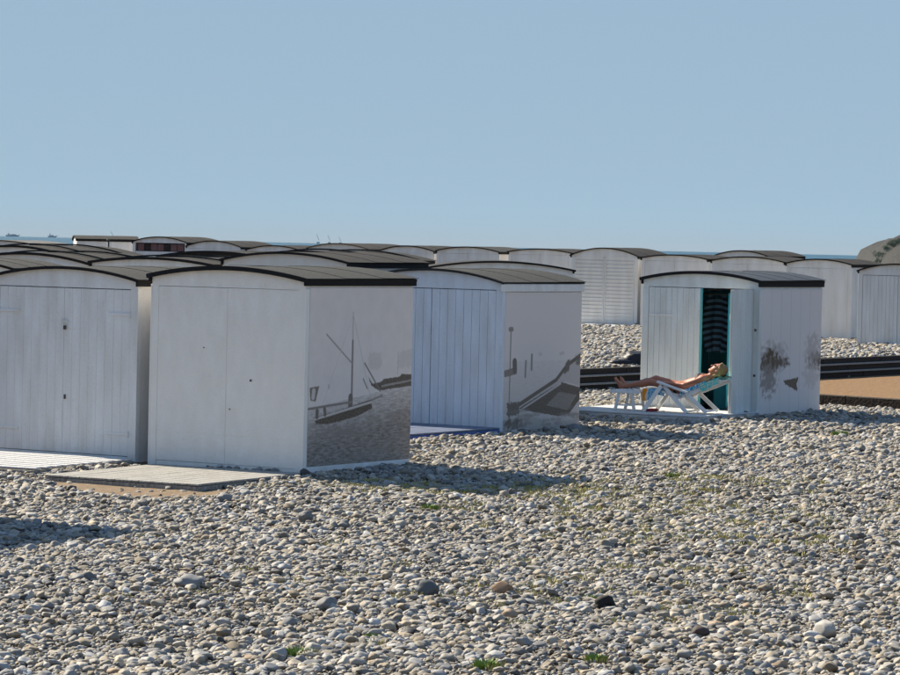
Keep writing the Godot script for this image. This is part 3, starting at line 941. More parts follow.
# ---------------------------------------------------------------- wall, court, small things
func build_court() -> void:
	var nrm := Vector2(-wall_dir.y, wall_dir.x) * -1.0      # towards the terrace
	var ang := rad_to_deg(atan2(-wall_dir.y, wall_dir.x))
	var wl := thing("timber_wall", "low retaining wall of dark timbers stepping up to the gravel terrace", "wall", Vector3(wall_a.x, 0, wall_a.y), ang)
	# local x runs along the wall, local -z faces the terrace
	for row in 3:
		var x := -0.4 - 0.7 * row
		while x < 17.0:
			var l := 2.6 + rng.randf() * 0.3
			box_part("sleeper", Vector3(x + l / 2, 0.0 + 0.135 * row + 0.055, 0.05 - 0.055 * row + rng.randf() * 0.012), Vector3(l - 0.012, 0.132, 0.14), M.timber, wl, 0.012)
			x += l
	for row in 2:  # added pale strips, their colour standing in for sunlit sleeper ledges
		var x := -0.2 - 0.5 * row
		while x < 17.0:
			var l := 3.2 + rng.randf() * 0.4
			box_part("pale_ledge_strip", Vector3(x + l / 2, 0.135 * row + 0.1215 + 0.016, 0.128 - 0.055 * row), Vector3(l - 0.01, 0.034, 0.075), M.timber_worn, wl, 0.005)
			x += l
	var st := begin()
	var d := Vector3(0.723, 0, 0.691)
	var nt := thing("timber_edging", "dark timber edging along the near side of the tan sand path", "edging", Vector3(4.6, 0, -53.06), rad_to_deg(atan2(-d.z, d.x)))
	var xx := 0.0
	while xx < 8.0:
		var l := 2.4 + rng.randf() * 0.3
		box_part("sleeper", Vector3(xx + l / 2, 0.085, rng.randf() * 0.012), Vector3(l - 0.012, 0.21, 0.14), M.timber, nt, 0.012)
		xx += l
	# the sand between them
	st = begin()
	st.set_smooth_group(0)
	var p0 := Vector2(4.6, -53.06)
	var dd := Vector2(d.x, d.z)
	var n := 24
	for i in n:
		for j in n:
			var q := []
			for o in [[0, 0], [1, 0], [1, 1], [0, 1]]:
				var e: Vector2 = p0 + dd * (9.0 * (i + o[0]) / n)
				var f: Vector2 = wall_a + wall_dir * (3.5 + 16.0 * (i + o[0]) / n)
				var v: Vector2 = e.lerp(f, (j + o[1]) / float(n))
				q.append(Vector3(v.x, 0.012 + 0.015 * noise.get_noise_2d(v.x * 20.0, v.y * 20.0), v.y))
			quad(st, q[0], q[1], q[2], q[3], Vector3(q[0].x, -5, q[0].z))
	var s := part("sand_path", st, M.sand, self)
	s.set_meta("kind", "structure")
	# sand laid bare before the nearest deck
	st = begin()
	st.set_smooth_group(0)
	var cen := Vector2(-3.1, -32.1)
	var ring := []
	for k in sand_poly.size():
		for t in 4:
			var v := sand_poly[k].lerp(sand_poly[(k + 1) % sand_poly.size()], t / 4.0)
			ring.append(v)
	for k in ring.size():
		for t in 5:
			var q := []
			for o in [[0, 0], [1, 0], [1, 1], [0, 1]]:
				var v: Vector2 = cen.lerp(ring[(k + o[0]) % ring.size()], (t + o[1]) / 5.0 * 1.06)
				q.append(Vector3(v.x, height(v.x, v.y) + 0.012 + 0.012 * noise.get_noise_2d(v.x * 60.0, v.y * 60.0), v.y))
			quad(st, q[0], q[1], q[2], q[3], Vector3(q[0].x, -5, q[0].z))
	s = part("sand_patch", st, M.sand_pale, self)
	s.set_meta("kind", "structure")
	# dark bundle by the open hut, lying on the terrace
	var b := thing("tarpaulin_bundle", "black tarpaulin bundle on the gravel left of the open hut", "bundle", Vector3(3.36, height(3.36, -57.9), -57.9), 20.0)
	st = begin()
	st.set_smooth_group(0)
	lump(st, Vector3(0.1, 0.1, 0), Vector3(0.34, 0.15, 0.22), 3, 0.22)
	part("cover", st, M.tarp, b)
	st = begin()
	lump(st, Vector3(-0.32, 0.045, 0.1), Vector3(0.22, 0.06, 0.14), 5, 0.3)
	part("loose_flap", st, M.tarp, b)
	st = begin()
	tube(st, [Vector3(-0.2, 0.17, 0.0), Vector3(0.1, 0.255, 0.02), Vector3(0.4, 0.19, 0.0)], 0.008, 0.008)
	part("cord", st, M.timber_worn, b)

# a lumpy ellipsoid
func lump(st: SurfaceTool, c: Vector3, r: Vector3, sd: int, rough: float) -> void:
	st.set_smooth_group(0)
	var nz := FastNoiseLite.new(); nz.seed = sd; nz.frequency = 0.9
	var nu := 18
	var nv := 10
	var pt := func(i: int, j: int) -> Vector3:
		var a := TAU * (i % nu) / nu
		var b := PI * j / nv - PI / 2
		var v := Vector3(cos(b) * cos(a), sin(b), cos(b) * sin(a))
		var sq := Vector3(sign(v.x) * pow(absf(v.x), 0.7), sign(v.y) * pow(absf(v.y), 0.7), sign(v.z) * pow(absf(v.z), 0.7))
		return c + sq * r * (1.0 + rough * nz.get_noise_3dv(v * 1.6))
	for i in nu:
		for j in nv:
			var q := [pt.call(i, j), pt.call(i + 1, j), pt.call(i + 1, j + 1), pt.call(i, j + 1)]
			if j > 0:
				tri(st, q[0], q[1], q[2], c)
			if j < nv - 1:
				tri(st, q[0], q[2], q[3], c)
			if j == 0:
				pass

func build_stones() -> void:
	# x, z, size, flatness, material, label
	var list := [
		[1.13, -22.5, 0.16, 0.8, M.stone_dark, "black rough stone alone among pale pebbles in the lower right foreground"],
		[-0.12, -22.9, 0.21, 0.7, M.stone_slate, "dark slate-grey block, largest stone near the middle of the foreground"],
		[0.43, -23.3, 0.17, 0.75, M.stone_orange, "orange-tinted rounded stone right of the slate-grey block"],
		[4.27, -48.2, 0.20, 0.85, M.stone_slate, "round grey stone holding the open door at its foot"],
		[4.42, -47.5, 0.16, 0.8, M.stone_slate, "grey stone in front of the open hut's corner"],
		[1.70, -42.3, 0.24, 0.7, M.pebble_tones[4], "large grey stone at the rear corner of the pale blue hut"],
		[-1.27, -28.85, 0.18, 0.8, M.pebble_tones[4], "big round grey stone on the open pebbles below the sailing boat hut"],
		[-2.13, -30.7, 0.18, 0.6, M.pebble_tones[2], "large grey stone beside the sand at the deck's near corner"],
		[1.69, -21.05, 0.13, 0.7, M.stone_reddish, "dark reddish-grey stone in the foreground right of the black stone"],
		[2.54, -21.2, 0.19, 0.75, M.pebble_tones[3], "pale stone, largest near the lower right corner"],
		[-0.8, -21.95, 0.17, 0.8, M.pebble_tones[4], "rounded grey stone left of the slate-grey block"],
		[-1.85, -23.07, 0.24, 0.5, M.pebble_tones[2], "long flat grey stone in the left foreground"],
	]
	for k in list.size():
		var s: Array = list[k]
		var o := put("stone", pebble_meshes[(k * 3 + 1) % pebble_meshes.size()], s[4], self)
		var b := Basis(Vector3.UP, k * 1.3) * Basis.from_scale(Vector3(s[2], s[2] * s[3], s[2] * 0.85)) * Basis(Vector3(0.3, 1, 0.5).normalized(), k * 2.1)
		o.transform = Transform3D(b, Vector3(s[0], height(s[0], s[1]) + s[2] * s[3] * 0.40, s[1]))
		tag(o, s[5], "stone", "larger stones on the beach")

func blades(st: SurfaceTool, n: int, spread: float, tall: float, wide: float) -> void:
	st.set_smooth_group(-1)
	for k in n:
		var a := rng.randf() * TAU
		var b := Vector3(cos(a), 0, sin(a)) * spread * sqrt(rng.randf())
		var out := Vector3(cos(a), 0, sin(a)) * rng.randf_range(0.1, 0.7)
		var h := tall * rng.randf_range(0.5, 1.0)
		var side := Vector3(-sin(a * 1.7), 0, cos(a * 1.7)) * wide
		var m := b + out * h * 0.4 + Vector3(0, h * 0.6, 0)
		var t := b + out * h + Vector3(0, h * rng.randf_range(0.8, 1.0), 0)
		st.add_vertex(b - side * 0.4); st.add_vertex(m - side); st.add_vertex(m + side)
		st.add_vertex(b - side * 0.4); st.add_vertex(m + side); st.add_vertex(b + side * 0.4)
		st.add_vertex(m - side); st.add_vertex(t); st.add_vertex(m + side)

func build_weeds() -> void:
	var list := [
		[0.27, -19.18, 1.0, "bright green weed at the bottom edge, nearest the middle"],
		[0.95, -19.67, 0.8, "green weed near the bottom edge, well right of the middle"],
		[-0.88, -19.6, 1.1, "dull green weed in the lower left foreground"],
		[5.29, -43.1, 1.2, "green weed on the pebbles below the open hut's far corner"],
		[-0.45, -20.6, 0.6, "tiny green weed left of the slate-grey block"],
		[1.05, -23.0, 0.6, "tiny green weed above the black stone"],
		[2.45, -34.6, 0.9, "green weed alone on the pebbles right of the middle"],
		[-0.15, -30.2, 0.9, "greenish weed below the end of the nearest hut's shadow"],
	]
	for w in list:
		var o := thing("weed", w[3], "plant", Vector3(w[0], height(w[0], w[1]) + 0.01, w[1]), 0.0, "weeds growing between the pebbles")
		var st := begin()
		blades(st, int(150 * w[2]), 0.08 * w[2], 0.075 * w[2], 0.006)
		part("leaves", st, M.leaf, o).set_meta("kind", "stuff")
		st = begin()
		blades(st, int(60 * w[2]), 0.10 * w[2], 0.07 * w[2], 0.004)
		part("dry_stems", st, M.leaf_dry, o).set_meta("kind", "stuff")
	var st := begin()
	var dry := begin()
	for k in 380:
		var c: Array = [[-0.2, -32.6, 1.6, 0.8], [2.0, -31.0, 2.0, 1.6], [2.6, -28.0, 1.6, 1.2], [1.2, -32.8, 1.4, 0.9], [3.0, -34.0, 1.8, 1.6], [2.2, -30.0, 2.0, 2.0], [0.8, -24.0, 2.5, 3.0]][k % 7]
		var x: float = c[0] + rng.randfn() * c[2] * 0.5
		var z: float = c[1] + rng.randfn() * c[3] * 0.5
		if blocked(x, z):
			continue
		var t := begin()
		blades(t, 30, 0.13, 0.045, 0.005)
		dry.append_from(t.commit(), 0, Transform3D(Basis(), Vector3(x, height(x, z) + 0.02, z)))
	dry.generate_normals()
	var g := put("dry_moss", dry.commit(), M.leaf_dry, self)
	g.set_meta("kind", "stuff")
	tag(g, "sparse yellowish dry moss and grass between the pebbles", "moss")

func build_far() -> void:
	# the sea
	var st := begin()
	st.set_smooth_group(0)
	for k in 60:
		var z0 := -140.0 - 5000.0 * pow(k / 60.0, 2.0)
		var z1 := -140.0 - 5000.0 * pow((k + 1) / 60.0, 2.0)
		for s in 16:
			var a0 := -1.0 + s / 8.0
			var a1 := -1.0 + (s + 1) / 8.0
			quad(st, Vector3(-a0 * z0, -3, z0), Vector3(-a1 * z0, -3, z0), Vector3(-a1 * z1, -3, z1), Vector3(-a0 * z1, -3, z1), Vector3(0, -100000, z0))
	var sea := part("sea", st, M.sea, self)
	sea.set_meta("kind", "structure")
	# the headland at the right
	st = begin()
	st.set_smooth_group(0)
	var hz := FastNoiseLite.new(); hz.seed = 77; hz.frequency = 0.02; hz.fractal_octaves = 5
	var nx := 90
	var nzz := 24
	var hp := func(i: int, j: int) -> Vector3:
		var x := 110.0 + 260.0 * i / nx
		var t := float(j) / nzz
		var z := -870.0 - 140.0 * t
		var top := -4.0 + 6.2 * smooth(120.0, 125.0, x) + 2.6 * smooth(123.0, 129.0, x) + maxf(x - 126.0, 0.0) * 0.22
		var y := lerpf(-4.0, top, smooth(0.0, 0.35, t)) + 2.2 * hz.get_noise_2d(x * 6.0, z * 6.0) * smooth(0.0, 0.3, t)
		if t > 0.8:
			y -= (t - 0.8) * 80.0
		return Vector3(x, y, z)
	for i in nx:
		for j in nzz:
			quad(st, hp.call(i, j), hp.call(i + 1, j), hp.call(i + 1, j + 1), hp.call(i, j + 1), Vector3(240, -500, -940))
	var hill := part("headland", st, M.rock, self)
	hill.set_meta("kind", "structure")
	# bushes along its edge
	for k in 14:
		var x := 122.8 + k * 0.65 + rng.randf_range(-0.5, 0.5)
		var z := -924.0 + rng.randf_range(-5.0, 4.0)
		var base := -4.0 + 6.2 * smooth(120.0, 125.0, x) + 2.6 * smooth(123.0, 129.0, x) + maxf(x - 126.0, 0.0) * 0.22
		var size := rng.randf_range(0.9, 1.5)
		var o := thing("bush", "dark green bush on the headland's crest at the right edge", "bush", Vector3(x, base - 0.9, z), rng.randf() * 360.0, "bushes on the headland")
		var t := begin()
		tube(t, [Vector3(0, 0, 0), Vector3(0.1, size * 0.7, 0)], 0.14, 0.07, 6)
		part("trunk", t, M.bark, o)
		t = begin()
		t.set_smooth_group(-1)
		for c in 9:
			var cc := Vector3(rng.randfn() * 0.5, 0.9 + rng.randf() * 0.8, rng.randfn() * 0.5) * size
			for q in 40:
				var p := cc + Vector3(rng.randfn(), rng.randfn() * 0.8, rng.randfn()) * size * 0.22
				var u := Vector3(rng.randfn(), rng.randfn(), rng.randfn()).normalized() * 0.16
				var v := Vector3(rng.randfn(), rng.randfn(), rng.randfn()).normalized() * 0.16
				t.add_vertex(p); t.add_vertex(p + u); t.add_vertex(p + u + v)
				t.add_vertex(p); t.add_vertex(p + u + v); t.add_vertex(p + v)
		part("crown", t, M.bush, o)
	# ships and cranes on the horizon
	ship("cargo ship on the horizon at the left edge", -673.0, -4900.0, 18.0, 3)
	ship("smaller ship on the horizon above the sea, left", -612.0, -4900.0, 11.0, 2)
	for c in [[-520.0, 14.0, "lone far crane above the long white hut side on the skyline"], [-205.0, 17.0, "leftmost of the far crane jibs above the middle huts"], [-188.0, 16.0, "middle one of the far crane jibs"], [-171.0, 13.0, "rightmost of the far crane jibs above the middle huts"]]:
		var o := thing("crane", c[2], "crane", Vector3(c[0], -3, -4900), 0.0, "far cranes on the horizon")
		o.scale = Vector3(0.36, 0.6, 0.36)
		var t := begin()
		bar(t, Vector3(0, 0, 0), Vector3(0, c[1] * 0.7, 0), 2.0, 2.0)
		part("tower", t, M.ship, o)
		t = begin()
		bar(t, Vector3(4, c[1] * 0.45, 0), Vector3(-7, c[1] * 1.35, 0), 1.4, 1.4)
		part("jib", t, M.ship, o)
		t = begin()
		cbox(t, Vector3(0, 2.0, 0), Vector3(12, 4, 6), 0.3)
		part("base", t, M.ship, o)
	var po := thing("post", "thin dark post standing up among the roofs at the left", "post", Vector3(-6.12, 0.36, -57.0))
	st = begin()
	tube(st, [Vector3(0, 0, 0), Vector3(0, 2.04, 0)], 0.022, 0.02)
	part("pole", st, M.iron, po)
	st = begin()
	tube(st, [Vector3(0, 2.03, 0), Vector3(0, 2.07, 0)], 0.03, 0.03)
	part("cap", st, M.iron, po)

func ship(label: String, x: float, z: float, l: float, n: int) -> void:
	var o := thing("cargo_ship", label, "ship", Vector3(x, -3, z), 0.0, "ships on the horizon")
	o.scale = Vector3(1.0, 0.45, 1.0)
	var st := begin()
	extrude(st, PackedVector2Array([Vector2(-l / 2, 0), Vector2(-l / 2 - 1.5, 5.5), Vector2(-l * 0.3, 5.0), Vector2(l * 0.4, 5.0), Vector2(l / 2 + 2.5, 6.5), Vector2(l / 2 - 1, 0)]), -4, 4)
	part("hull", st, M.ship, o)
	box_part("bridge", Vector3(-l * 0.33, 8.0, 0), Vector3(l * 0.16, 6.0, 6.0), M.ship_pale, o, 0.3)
	for k in n:
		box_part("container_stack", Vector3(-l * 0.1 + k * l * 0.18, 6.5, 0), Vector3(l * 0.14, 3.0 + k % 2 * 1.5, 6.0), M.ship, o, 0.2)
	st = begin()
	tube(st, [Vector3(-l * 0.33, 10.5, 0), Vector3(-l * 0.33, 15.0, 0)], 0.6, 0.4)
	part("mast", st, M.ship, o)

# ---------------------------------------------------------------- the sunbather
var fd := PackedFloat32Array()
var fo := Vector3.ZERO
var fc := 0.01
var fn := Vector3i.ZERO

func field(lo: Vector3, hi: Vector3, cell: float) -> void:
	fo = lo
	fc = cell
	fn = Vector3i(((hi - lo) / cell).ceil()) + Vector3i.ONE
	fd = PackedFloat32Array()
	fd.resize(fn.x * fn.y * fn.z)
	fd.fill(0.15)

func blend(lo: Vector3, hi: Vector3, k: float, dist: Callable) -> void:
	var a := Vector3i(((lo - fo) / fc).floor()).clamp(Vector3i.ZERO, fn - Vector3i.ONE)
	var b := Vector3i(((hi - fo) / fc).ceil()).clamp(Vector3i.ZERO, fn - Vector3i.ONE)
	for z in range(a.z, b.z + 1):
		for y in range(a.y, b.y + 1):
			for x in range(a.x, b.x + 1):
				var i := x + fn.x * (y + fn.y * z)
				var d: float = dist.call(fo + Vector3(x, y, z) * fc)
				var e := fd[i]
				var h: float = max(k - absf(d - e), 0.0) / k
				fd[i] = min(d, e) - h * h * k * 0.25

func bone(p: Vector3, q: Vector3, r0: float, r1: float, k := 0.03) -> void:
	var r: float = max(r0, r1) + k + fc * 2.0
	var v := Vector3(r, r, r)
	var pq := q - p
	var l2 := pq.length_squared()
	blend(p.min(q) - v, p.max(q) + v, k, func(s: Vector3) -> float:
		var t: float = clamp((s - p).dot(pq) / l2, 0.0, 1.0)
		return (s - p - pq * t).length() - lerpf(r0, r1, t))

func ball(c: Vector3, r: Vector3, k := 0.02, bs := Basis()) -> void:
	var m: float = max(r.x, max(r.y, r.z)) + k + fc * 2.0
	var inv := bs.inverse()
	blend(c - Vector3(m, m, m), c + Vector3(m, m, m), k, func(s: Vector3) -> float:
		var q: Vector3 = inv * (s - c)
		var k0 := (q / r).length()
		var k1 := (q / (r * r)).length()
		return k0 * (k0 - 1.0) / max(k1, 1e-6))

func skin_field(st: SurfaceTool) -> void:
	# surface nets
	st.set_smooth_group(0)
	var at := {}
	var sx := 1
	var sy := fn.x
	var sz := fn.x * fn.y
	for z in fn.z - 1:
		for y in fn.y - 1:
			for x in fn.x - 1:
				var i := x + sy * y + sz * z
				var inside := 0
				for c in 8:
					if fd[i + (c & 1) * sx + ((c >> 1) & 1) * sy + (c >> 2) * sz] < 0.0:
						inside += 1
				if inside == 0 or inside == 8:
					continue
				var s := Vector3.ZERO
				var n := 0
				for e in [[0, 1], [2, 3], [4, 5], [6, 7], [0, 2], [1, 3], [4, 6], [5, 7], [0, 4], [1, 5], [2, 6], [3, 7]]:
					var a: int = e[0]
					var b: int = e[1]
					var va := fd[i + (a & 1) * sx + ((a >> 1) & 1) * sy + (a >> 2) * sz]
					var vb := fd[i + (b & 1) * sx + ((b >> 1) & 1) * sy + (b >> 2) * sz]
					if (va < 0.0) != (vb < 0.0):
						var t := va / (va - vb)
						s += Vector3(a & 1, (a >> 1) & 1, a >> 2).lerp(Vector3(b & 1, (b >> 1) & 1, b >> 2), t)
						n += 1
				at[i] = fo + (Vector3(x, y, z) + s / n) * fc
	for i in at:
		for ax in 3:
			var st1: int = [sx, sy, sz][ax]
			var u: int = [sy, sz, sx][ax]
			var v: int = [sz, sx, sy][ax]
			var a := fd[i]
			var b := fd[i + st1]
			if (a < 0.0) == (b < 0.0):
				continue
			if not (at.has(i - u) and at.has(i - v) and at.has(i - u - v)):
				continue
			var q := [at[i], at[i - u], at[i - u - v], at[i - v]]
			if a < 0.0:
				for k in [0, 2, 1, 0, 3, 2]:
					st.add_vertex(q[k])
			else:
				for k in [0, 1, 2, 0, 2, 3]:
					st.add_vertex(q[k])

func build_sunbather() -> void:
	# chair frame: x runs from the feet to the head, y up, z towards the viewer
	var origin := Vector3(2.49, 0.088, -47.40)
	var turn := -24.0
	var flat := Vector3(1, 0.9, 1)
	# footstool
	var fs := thing("footstool", "white footstool under the sunbather's feet", "footstool", origin, turn)
	fs.scale = flat
	for k in 5:
		box_part("slat", Vector3(0.04 + 0.085 * k, 0.325, 0), Vector3(0.07, 0.02, 0.44), M.plastic, fs, 0.005)
	for s in [-1.0, 1.0]:
		var st := begin()
		bar(st, Vector3(-0.02, 0.30, s * 0.22), Vector3(0.44, 0.30, s * 0.22), 0.03, 0.035)
		part("rail", st, M.plastic, fs)
		st = begin()
		bar(st, Vector3(0.06, 0.005, s * 0.21), Vector3(0.12, 0.29, s * 0.21), 0.03, 0.045)
		part("leg", st, M.plastic, fs)
		st = begin()
		bar(st, Vector3(0.36, 0.005, s * 0.21), Vector3(0.32, 0.29, s * 0.21), 0.03, 0.045)
		part("leg", st, M.plastic, fs)
		st = begin()
		bar(st, Vector3(0.10, 0.09, s * 0.21), Vector3(0.33, 0.09, s * 0.21), 0.02, 0.025)
		part("stretcher", st, M.plastic, fs)
	# reclining chair
	var ch := thing("deck_chair", "white folding deck chair leaning back with armrests", "chair", origin, turn)
	ch.scale = flat
	for s in [-1.0, 1.0]:
		var zz: float = s * 0.29
		for b in [["leg", Vector3(0.53, 0.01, zz), Vector3(0.83, 0.47, zz), 0.062], ["leg", Vector3(0.82, 0.45, zz - s * 0.03), Vector3(1.20, 0.01, zz - s * 0.03), 0.058],
				["leg", Vector3(1.18, 0.33, zz - s * 0.03), Vector3(1.50, 0.03, zz - s * 0.03), 0.058], ["armrest", Vector3(0.74, 0.50, zz), Vector3(1.22, 0.34, zz), 0.035],
				["back_rail", Vector3(1.02, 0.24, zz - s * 0.055), Vector3(1.70, 0.545, zz - s * 0.055), 0.065], ["seat_rail", Vector3(0.78, 0.34, zz - s * 0.055), Vector3(1.12, 0.265, zz - s * 0.055), 0.04]]:
			var st := begin()
			bar(st, b[1], b[2], 0.055 if b[0] == "armrest" else 0.028, b[3])
			part(b[0], st, M.plastic, ch)
		var st2 := begin()
		tube(st2, [Vector3(0.83, 0.44, zz - 0.03), Vector3(0.83, 0.44, zz + 0.03)], 0.012, 0.012)
		part("pivot", st2, M.iron, ch)
	for b in [[0.58, 0.08], [1.19, 0.03], [1.5, 0.05]]:
		var st := begin()
		bar(st, Vector3(b[0], b[1], -0.27), Vector3(b[0], b[1], 0.27), 0.03, 0.03)
		part("crossbar", st, M.plastic, ch)
	for k in 10:
		var t := k / 9.0
		box_part("slat", Vector3(1.06, 0.272, 0).lerp(Vector3(1.67, 0.545, 0), t), Vector3(0.06, 0.012, 0.44), M.plastic, ch, 0.004, Basis(Vector3(0, 0, 1), 0.42))
	for k in 5:
		var t := k / 4.0
		box_part("slat", Vector3(0.80, 0.352, 0).lerp(Vector3(1.04, 0.298, 0), t), Vector3(0.05, 0.012, 0.44), M.plastic, ch, 0.004, Basis(Vector3(0, 0, 1), -0.22))
	# the person
	var pr := thing("person", "person in a dark swimsuit lying back on the white deck chair, legs stretched out", "person", origin, turn)
	pr.scale = flat
	var hip := Vector3(1.02, 0.40, 0)
	var chest := Vector3(1.34, 0.53, 0)
	var st := begin()
	field(Vector3(-0.08, 0.28, -0.40), Vector3(1.72, 0.86, 0.40), 0.013)
	for s in [-1.0, 1.0]:
		var hp := hip + Vector3(0.0, 0, s * 0.085)
		var kn := Vector3(0.58, 0.475 + (0.05 if s < 0 else 0.0), s * 0.10)
		var an := Vector3(0.14, 0.395, s * 0.085)
		bone(hp, kn, 0.082, 0.052, 0.04)
		bone(kn, kn.lerp(an, 0.35) - Vector3(0, 0.012, 0), 0.050, 0.050, 0.03)
		bone(kn.lerp(an, 0.35), an, 0.047, 0.033, 0.03)
		bone(an, an + Vector3(-0.045, -0.012, 0), 0.034, 0.032, 0.02)
		bone(an + Vector3(-0.04, 0.0, 0), Vector3(0.03, 0.50, s * 0.115), 0.034, 0.026, 0.02)
		for q in 5:
			var bz := (q - 2) * 0.015
			bone(Vector3(0.032, 0.49, s * 0.115 + bz), Vector3(0.022 - 0.003 * q, 0.542 - 0.006 * absf(q - (1.0 if s > 0 else 3.0)), s * 0.118 + bz * 1.1), 0.0095, 0.0075, 0.008)
		var sh := Vector3(1.40, 0.57, s * 0.165)
		var el := Vector3(1.15, 0.46, s * 0.245)
		var wr := Vector3(0.94, 0.475, s * 0.20)
		bone(sh, el, 0.046, 0.036, 0.04)
		bone(el, wr, 0.036, 0.024, 0.02)
	bone(hip + Vector3(0, 0, -0.06), hip + Vector3(0, 0, 0.06), 0.098, 0.098, 0.05)
	bone(hip, Vector3(1.18, 0.455, 0), 0.105, 0.098, 0.06)
	for s in [-1.0, 1.0]:
		bone(Vector3(1.16, 0.45, s * 0.035), Vector3(1.36, 0.535, s * 0.075), 0.085, 0.095, 0.06)
		ball(Vector3(1.31, 0.60, s * 0.075), Vector3(0.055, 0.05, 0.055), 0.03)
	bone(Vector3(1.40, 0.565, -0.14), Vector3(1.40, 0.565, 0.14), 0.05, 0.05, 0.05)
	bone(Vector3(1.40, 0.575, 0), Vector3(1.52, 0.65, 0), 0.052, 0.050, 0.04)
	skin_field(st)
	# head, face up and a little to the front, on its own fine grid
	var hb := Basis(Vector3(0, 0, 1), deg_to_rad(42.0))     # local x = up the face normal side, see below
	var hc := Vector3(1.575, 0.715, 0.0)
	var up := Vector3(cos(deg_to_rad(40)), sin(deg_to_rad(40)), 0)        # crown direction
	var fwd := Vector3(-sin(deg_to_rad(40)), cos(deg_to_rad(40)), 0.15).normalized()   # where the face looks
	var sd := up.cross(fwd).normalized()
	hb = Basis(fwd, up, sd)
	field(hc - Vector3(0.17, 0.17, 0.17), hc + Vector3(0.17, 0.17, 0.17), 0.006)
	ball(hc + hb * Vector3(-0.012, 0.02, 0), Vector3(0.098, 0.10, 0.077), 0.02, hb)
	ball(hc + hb * Vector3(0.025, -0.045, 0), Vector3(0.062, 0.075, 0.060), 0.04, hb)
	bone(hc + hb * Vector3(0.075, -0.10, 0), hc + hb * Vector3(0.05, -0.09, 0.0), 0.022, 0.03, 0.03)
	bone(hc + hb * Vector3(0.088, 0.012, 0), hc + hb * Vector3(0.112, -0.028, 0), 0.008, 0.014, 0.012)
	bone(hc + hb * Vector3(0.086, 0.028, -0.035), hc + hb * Vector3(0.086, 0.028, 0.035), 0.012, 0.012, 0.012)
	bone(hc + hb * Vector3(0.090, -0.062, -0.018), hc + hb * Vector3(0.090, -0.062, 0.018), 0.008, 0.008, 0.01)
	for s in [-1.0, 1.0]:
		ball(hc + hb * Vector3(-0.01, -0.01, s * 0.08), Vector3(0.02, 0.032, 0.010), 0.01, hb)
	bone(hc + hb * Vector3(-0.02, -0.06, 0), Vector3(1.50, 0.64, 0), 0.048, 0.050, 0.03)
	skin_field(st)
	# hands: palm, four fingers, thumb, lying along the hips
	for s in [-1.0, 1.0]:
		var wr := Vector3(0.94, 0.475, s * 0.20)
		field(wr - Vector3(0.24, 0.10, 0.10), wr + Vector3(0.06, 0.09, 0.10), 0.006)
		bone(wr + Vector3(0.03, 0.0, 0.0), wr + Vector3(-0.02, 0, 0), 0.024, 0.024, 0.02)
		for q in 4:
			var bz := (q - 1.5) * 0.019
			var l: float = [0.062, 0.075, 0.07, 0.055][q]
			var k0 := wr + Vector3(-0.085, 0.006, bz)
			bone(wr + Vector3(-0.015, 0, bz * 0.5), k0, 0.017, 0.0125, 0.014)
			var k1 := k0 + Vector3(-l * 0.5, 0.0, bz * 0.12)
			bone(k0, k1, 0.0098, 0.009, 0.006)
			bone(k1, k1 + Vector3(-l * 0.42, -l * 0.28, 0), 0.009, 0.0075, 0.006)
		var tb := wr + Vector3(-0.03, -0.002, -s * 0.022)
		var tk := tb + Vector3(-0.035, 0.006, -s * 0.024)
		bone(tb, tk, 0.014, 0.011, 0.01)
		bone(tk, tk + Vector3(-0.032, -0.004, -s * 0.004), 0.011, 0.008, 0.006)
		skin_field(st)
	part("body", st, M.skin, pr)
	# hair
	st = begin()
	field(hc - Vector3(0.2, 0.2, 0.2), hc + Vector3(0.2, 0.2, 0.2), 0.008)
	ball(hc + hb * Vector3(-0.035, 0.035, 0), Vector3(0.095, 0.105, 0.088), 0.02, hb)
	for k in 7:
		var a := -1.2 + 0.4 * k
		bone(hc + hb * Vector3(0.035, 0.10, 0.05 * sin(a)), hc + hb * Vector3(-0.08, -0.02, 0.085 * sin(a)), 0.020, 0.026, 0.012)
	bone(hc + hb * Vector3(-0.06, -0.02, 0.06), hc + hb * Vector3(-0.03, -0.09, 0.085), 0.032, 0.016, 0.02)
	bone(hc + hb * Vector3(-0.06, -0.02, -0.06), hc + hb * Vector3(-0.03, -0.09, -0.085), 0.032, 0.016, 0.02)
	skin_field(st)
	part("hair", st, M.hair, pr)
	st = begin()
	for s in [-1.0, 1.0]:
		lump(st, hc + hb * Vector3(0.090, 0.014, s * 0.030), Vector3(0.009, 0.009, 0.011), 2, 0.0)
	part("eyes", st, M.swim, pr)
	st = begin()
	bar(st, hc + hb * Vector3(0.0985, -0.062, -0.02), hc + hb * Vector3(0.0985, -0.062, 0.02), 0.006, 0.007, fwd)
	part("lips", st, M.red_cloth, pr)
	# swimsuit: top and bottom
	st = begin()
	field(Vector3(0.85, 0.25, -0.3), Vector3(1.5, 0.75, 0.3), 0.013)
	bone(hip + Vector3(-0.03, 0.0, -0.065), hip + Vector3(-0.03, 0.0, 0.065), 0.104, 0.104, 0.03)
	skin_field(st)
	part("swimsuit_bottom", st, M.swim, pr)
	st = begin()
	field(Vector3(1.1, 0.40, -0.3), Vector3(1.5, 0.75, 0.3), 0.012)
	for s in [-1.0, 1.0]:
		ball(Vector3(1.31, 0.602, s * 0.075), Vector3(0.056, 0.055, 0.058), 0.015)
	bone(Vector3(1.325, 0.55, -0.105), Vector3(1.325, 0.55, 0.105), 0.072, 0.072, 0.03)
	skin_field(st)
	part("swimsuit_top", st, M.swim, pr)
	# towels
	towel("turquoise_towel", "turquoise towel draped over the top of the deck chair", origin, turn, [Vector2(1.40, 0.46), Vector2(1.50, 0.505), Vector2(1.60, 0.55), Vector2(1.69, 0.592)], 0.56, M.towel)
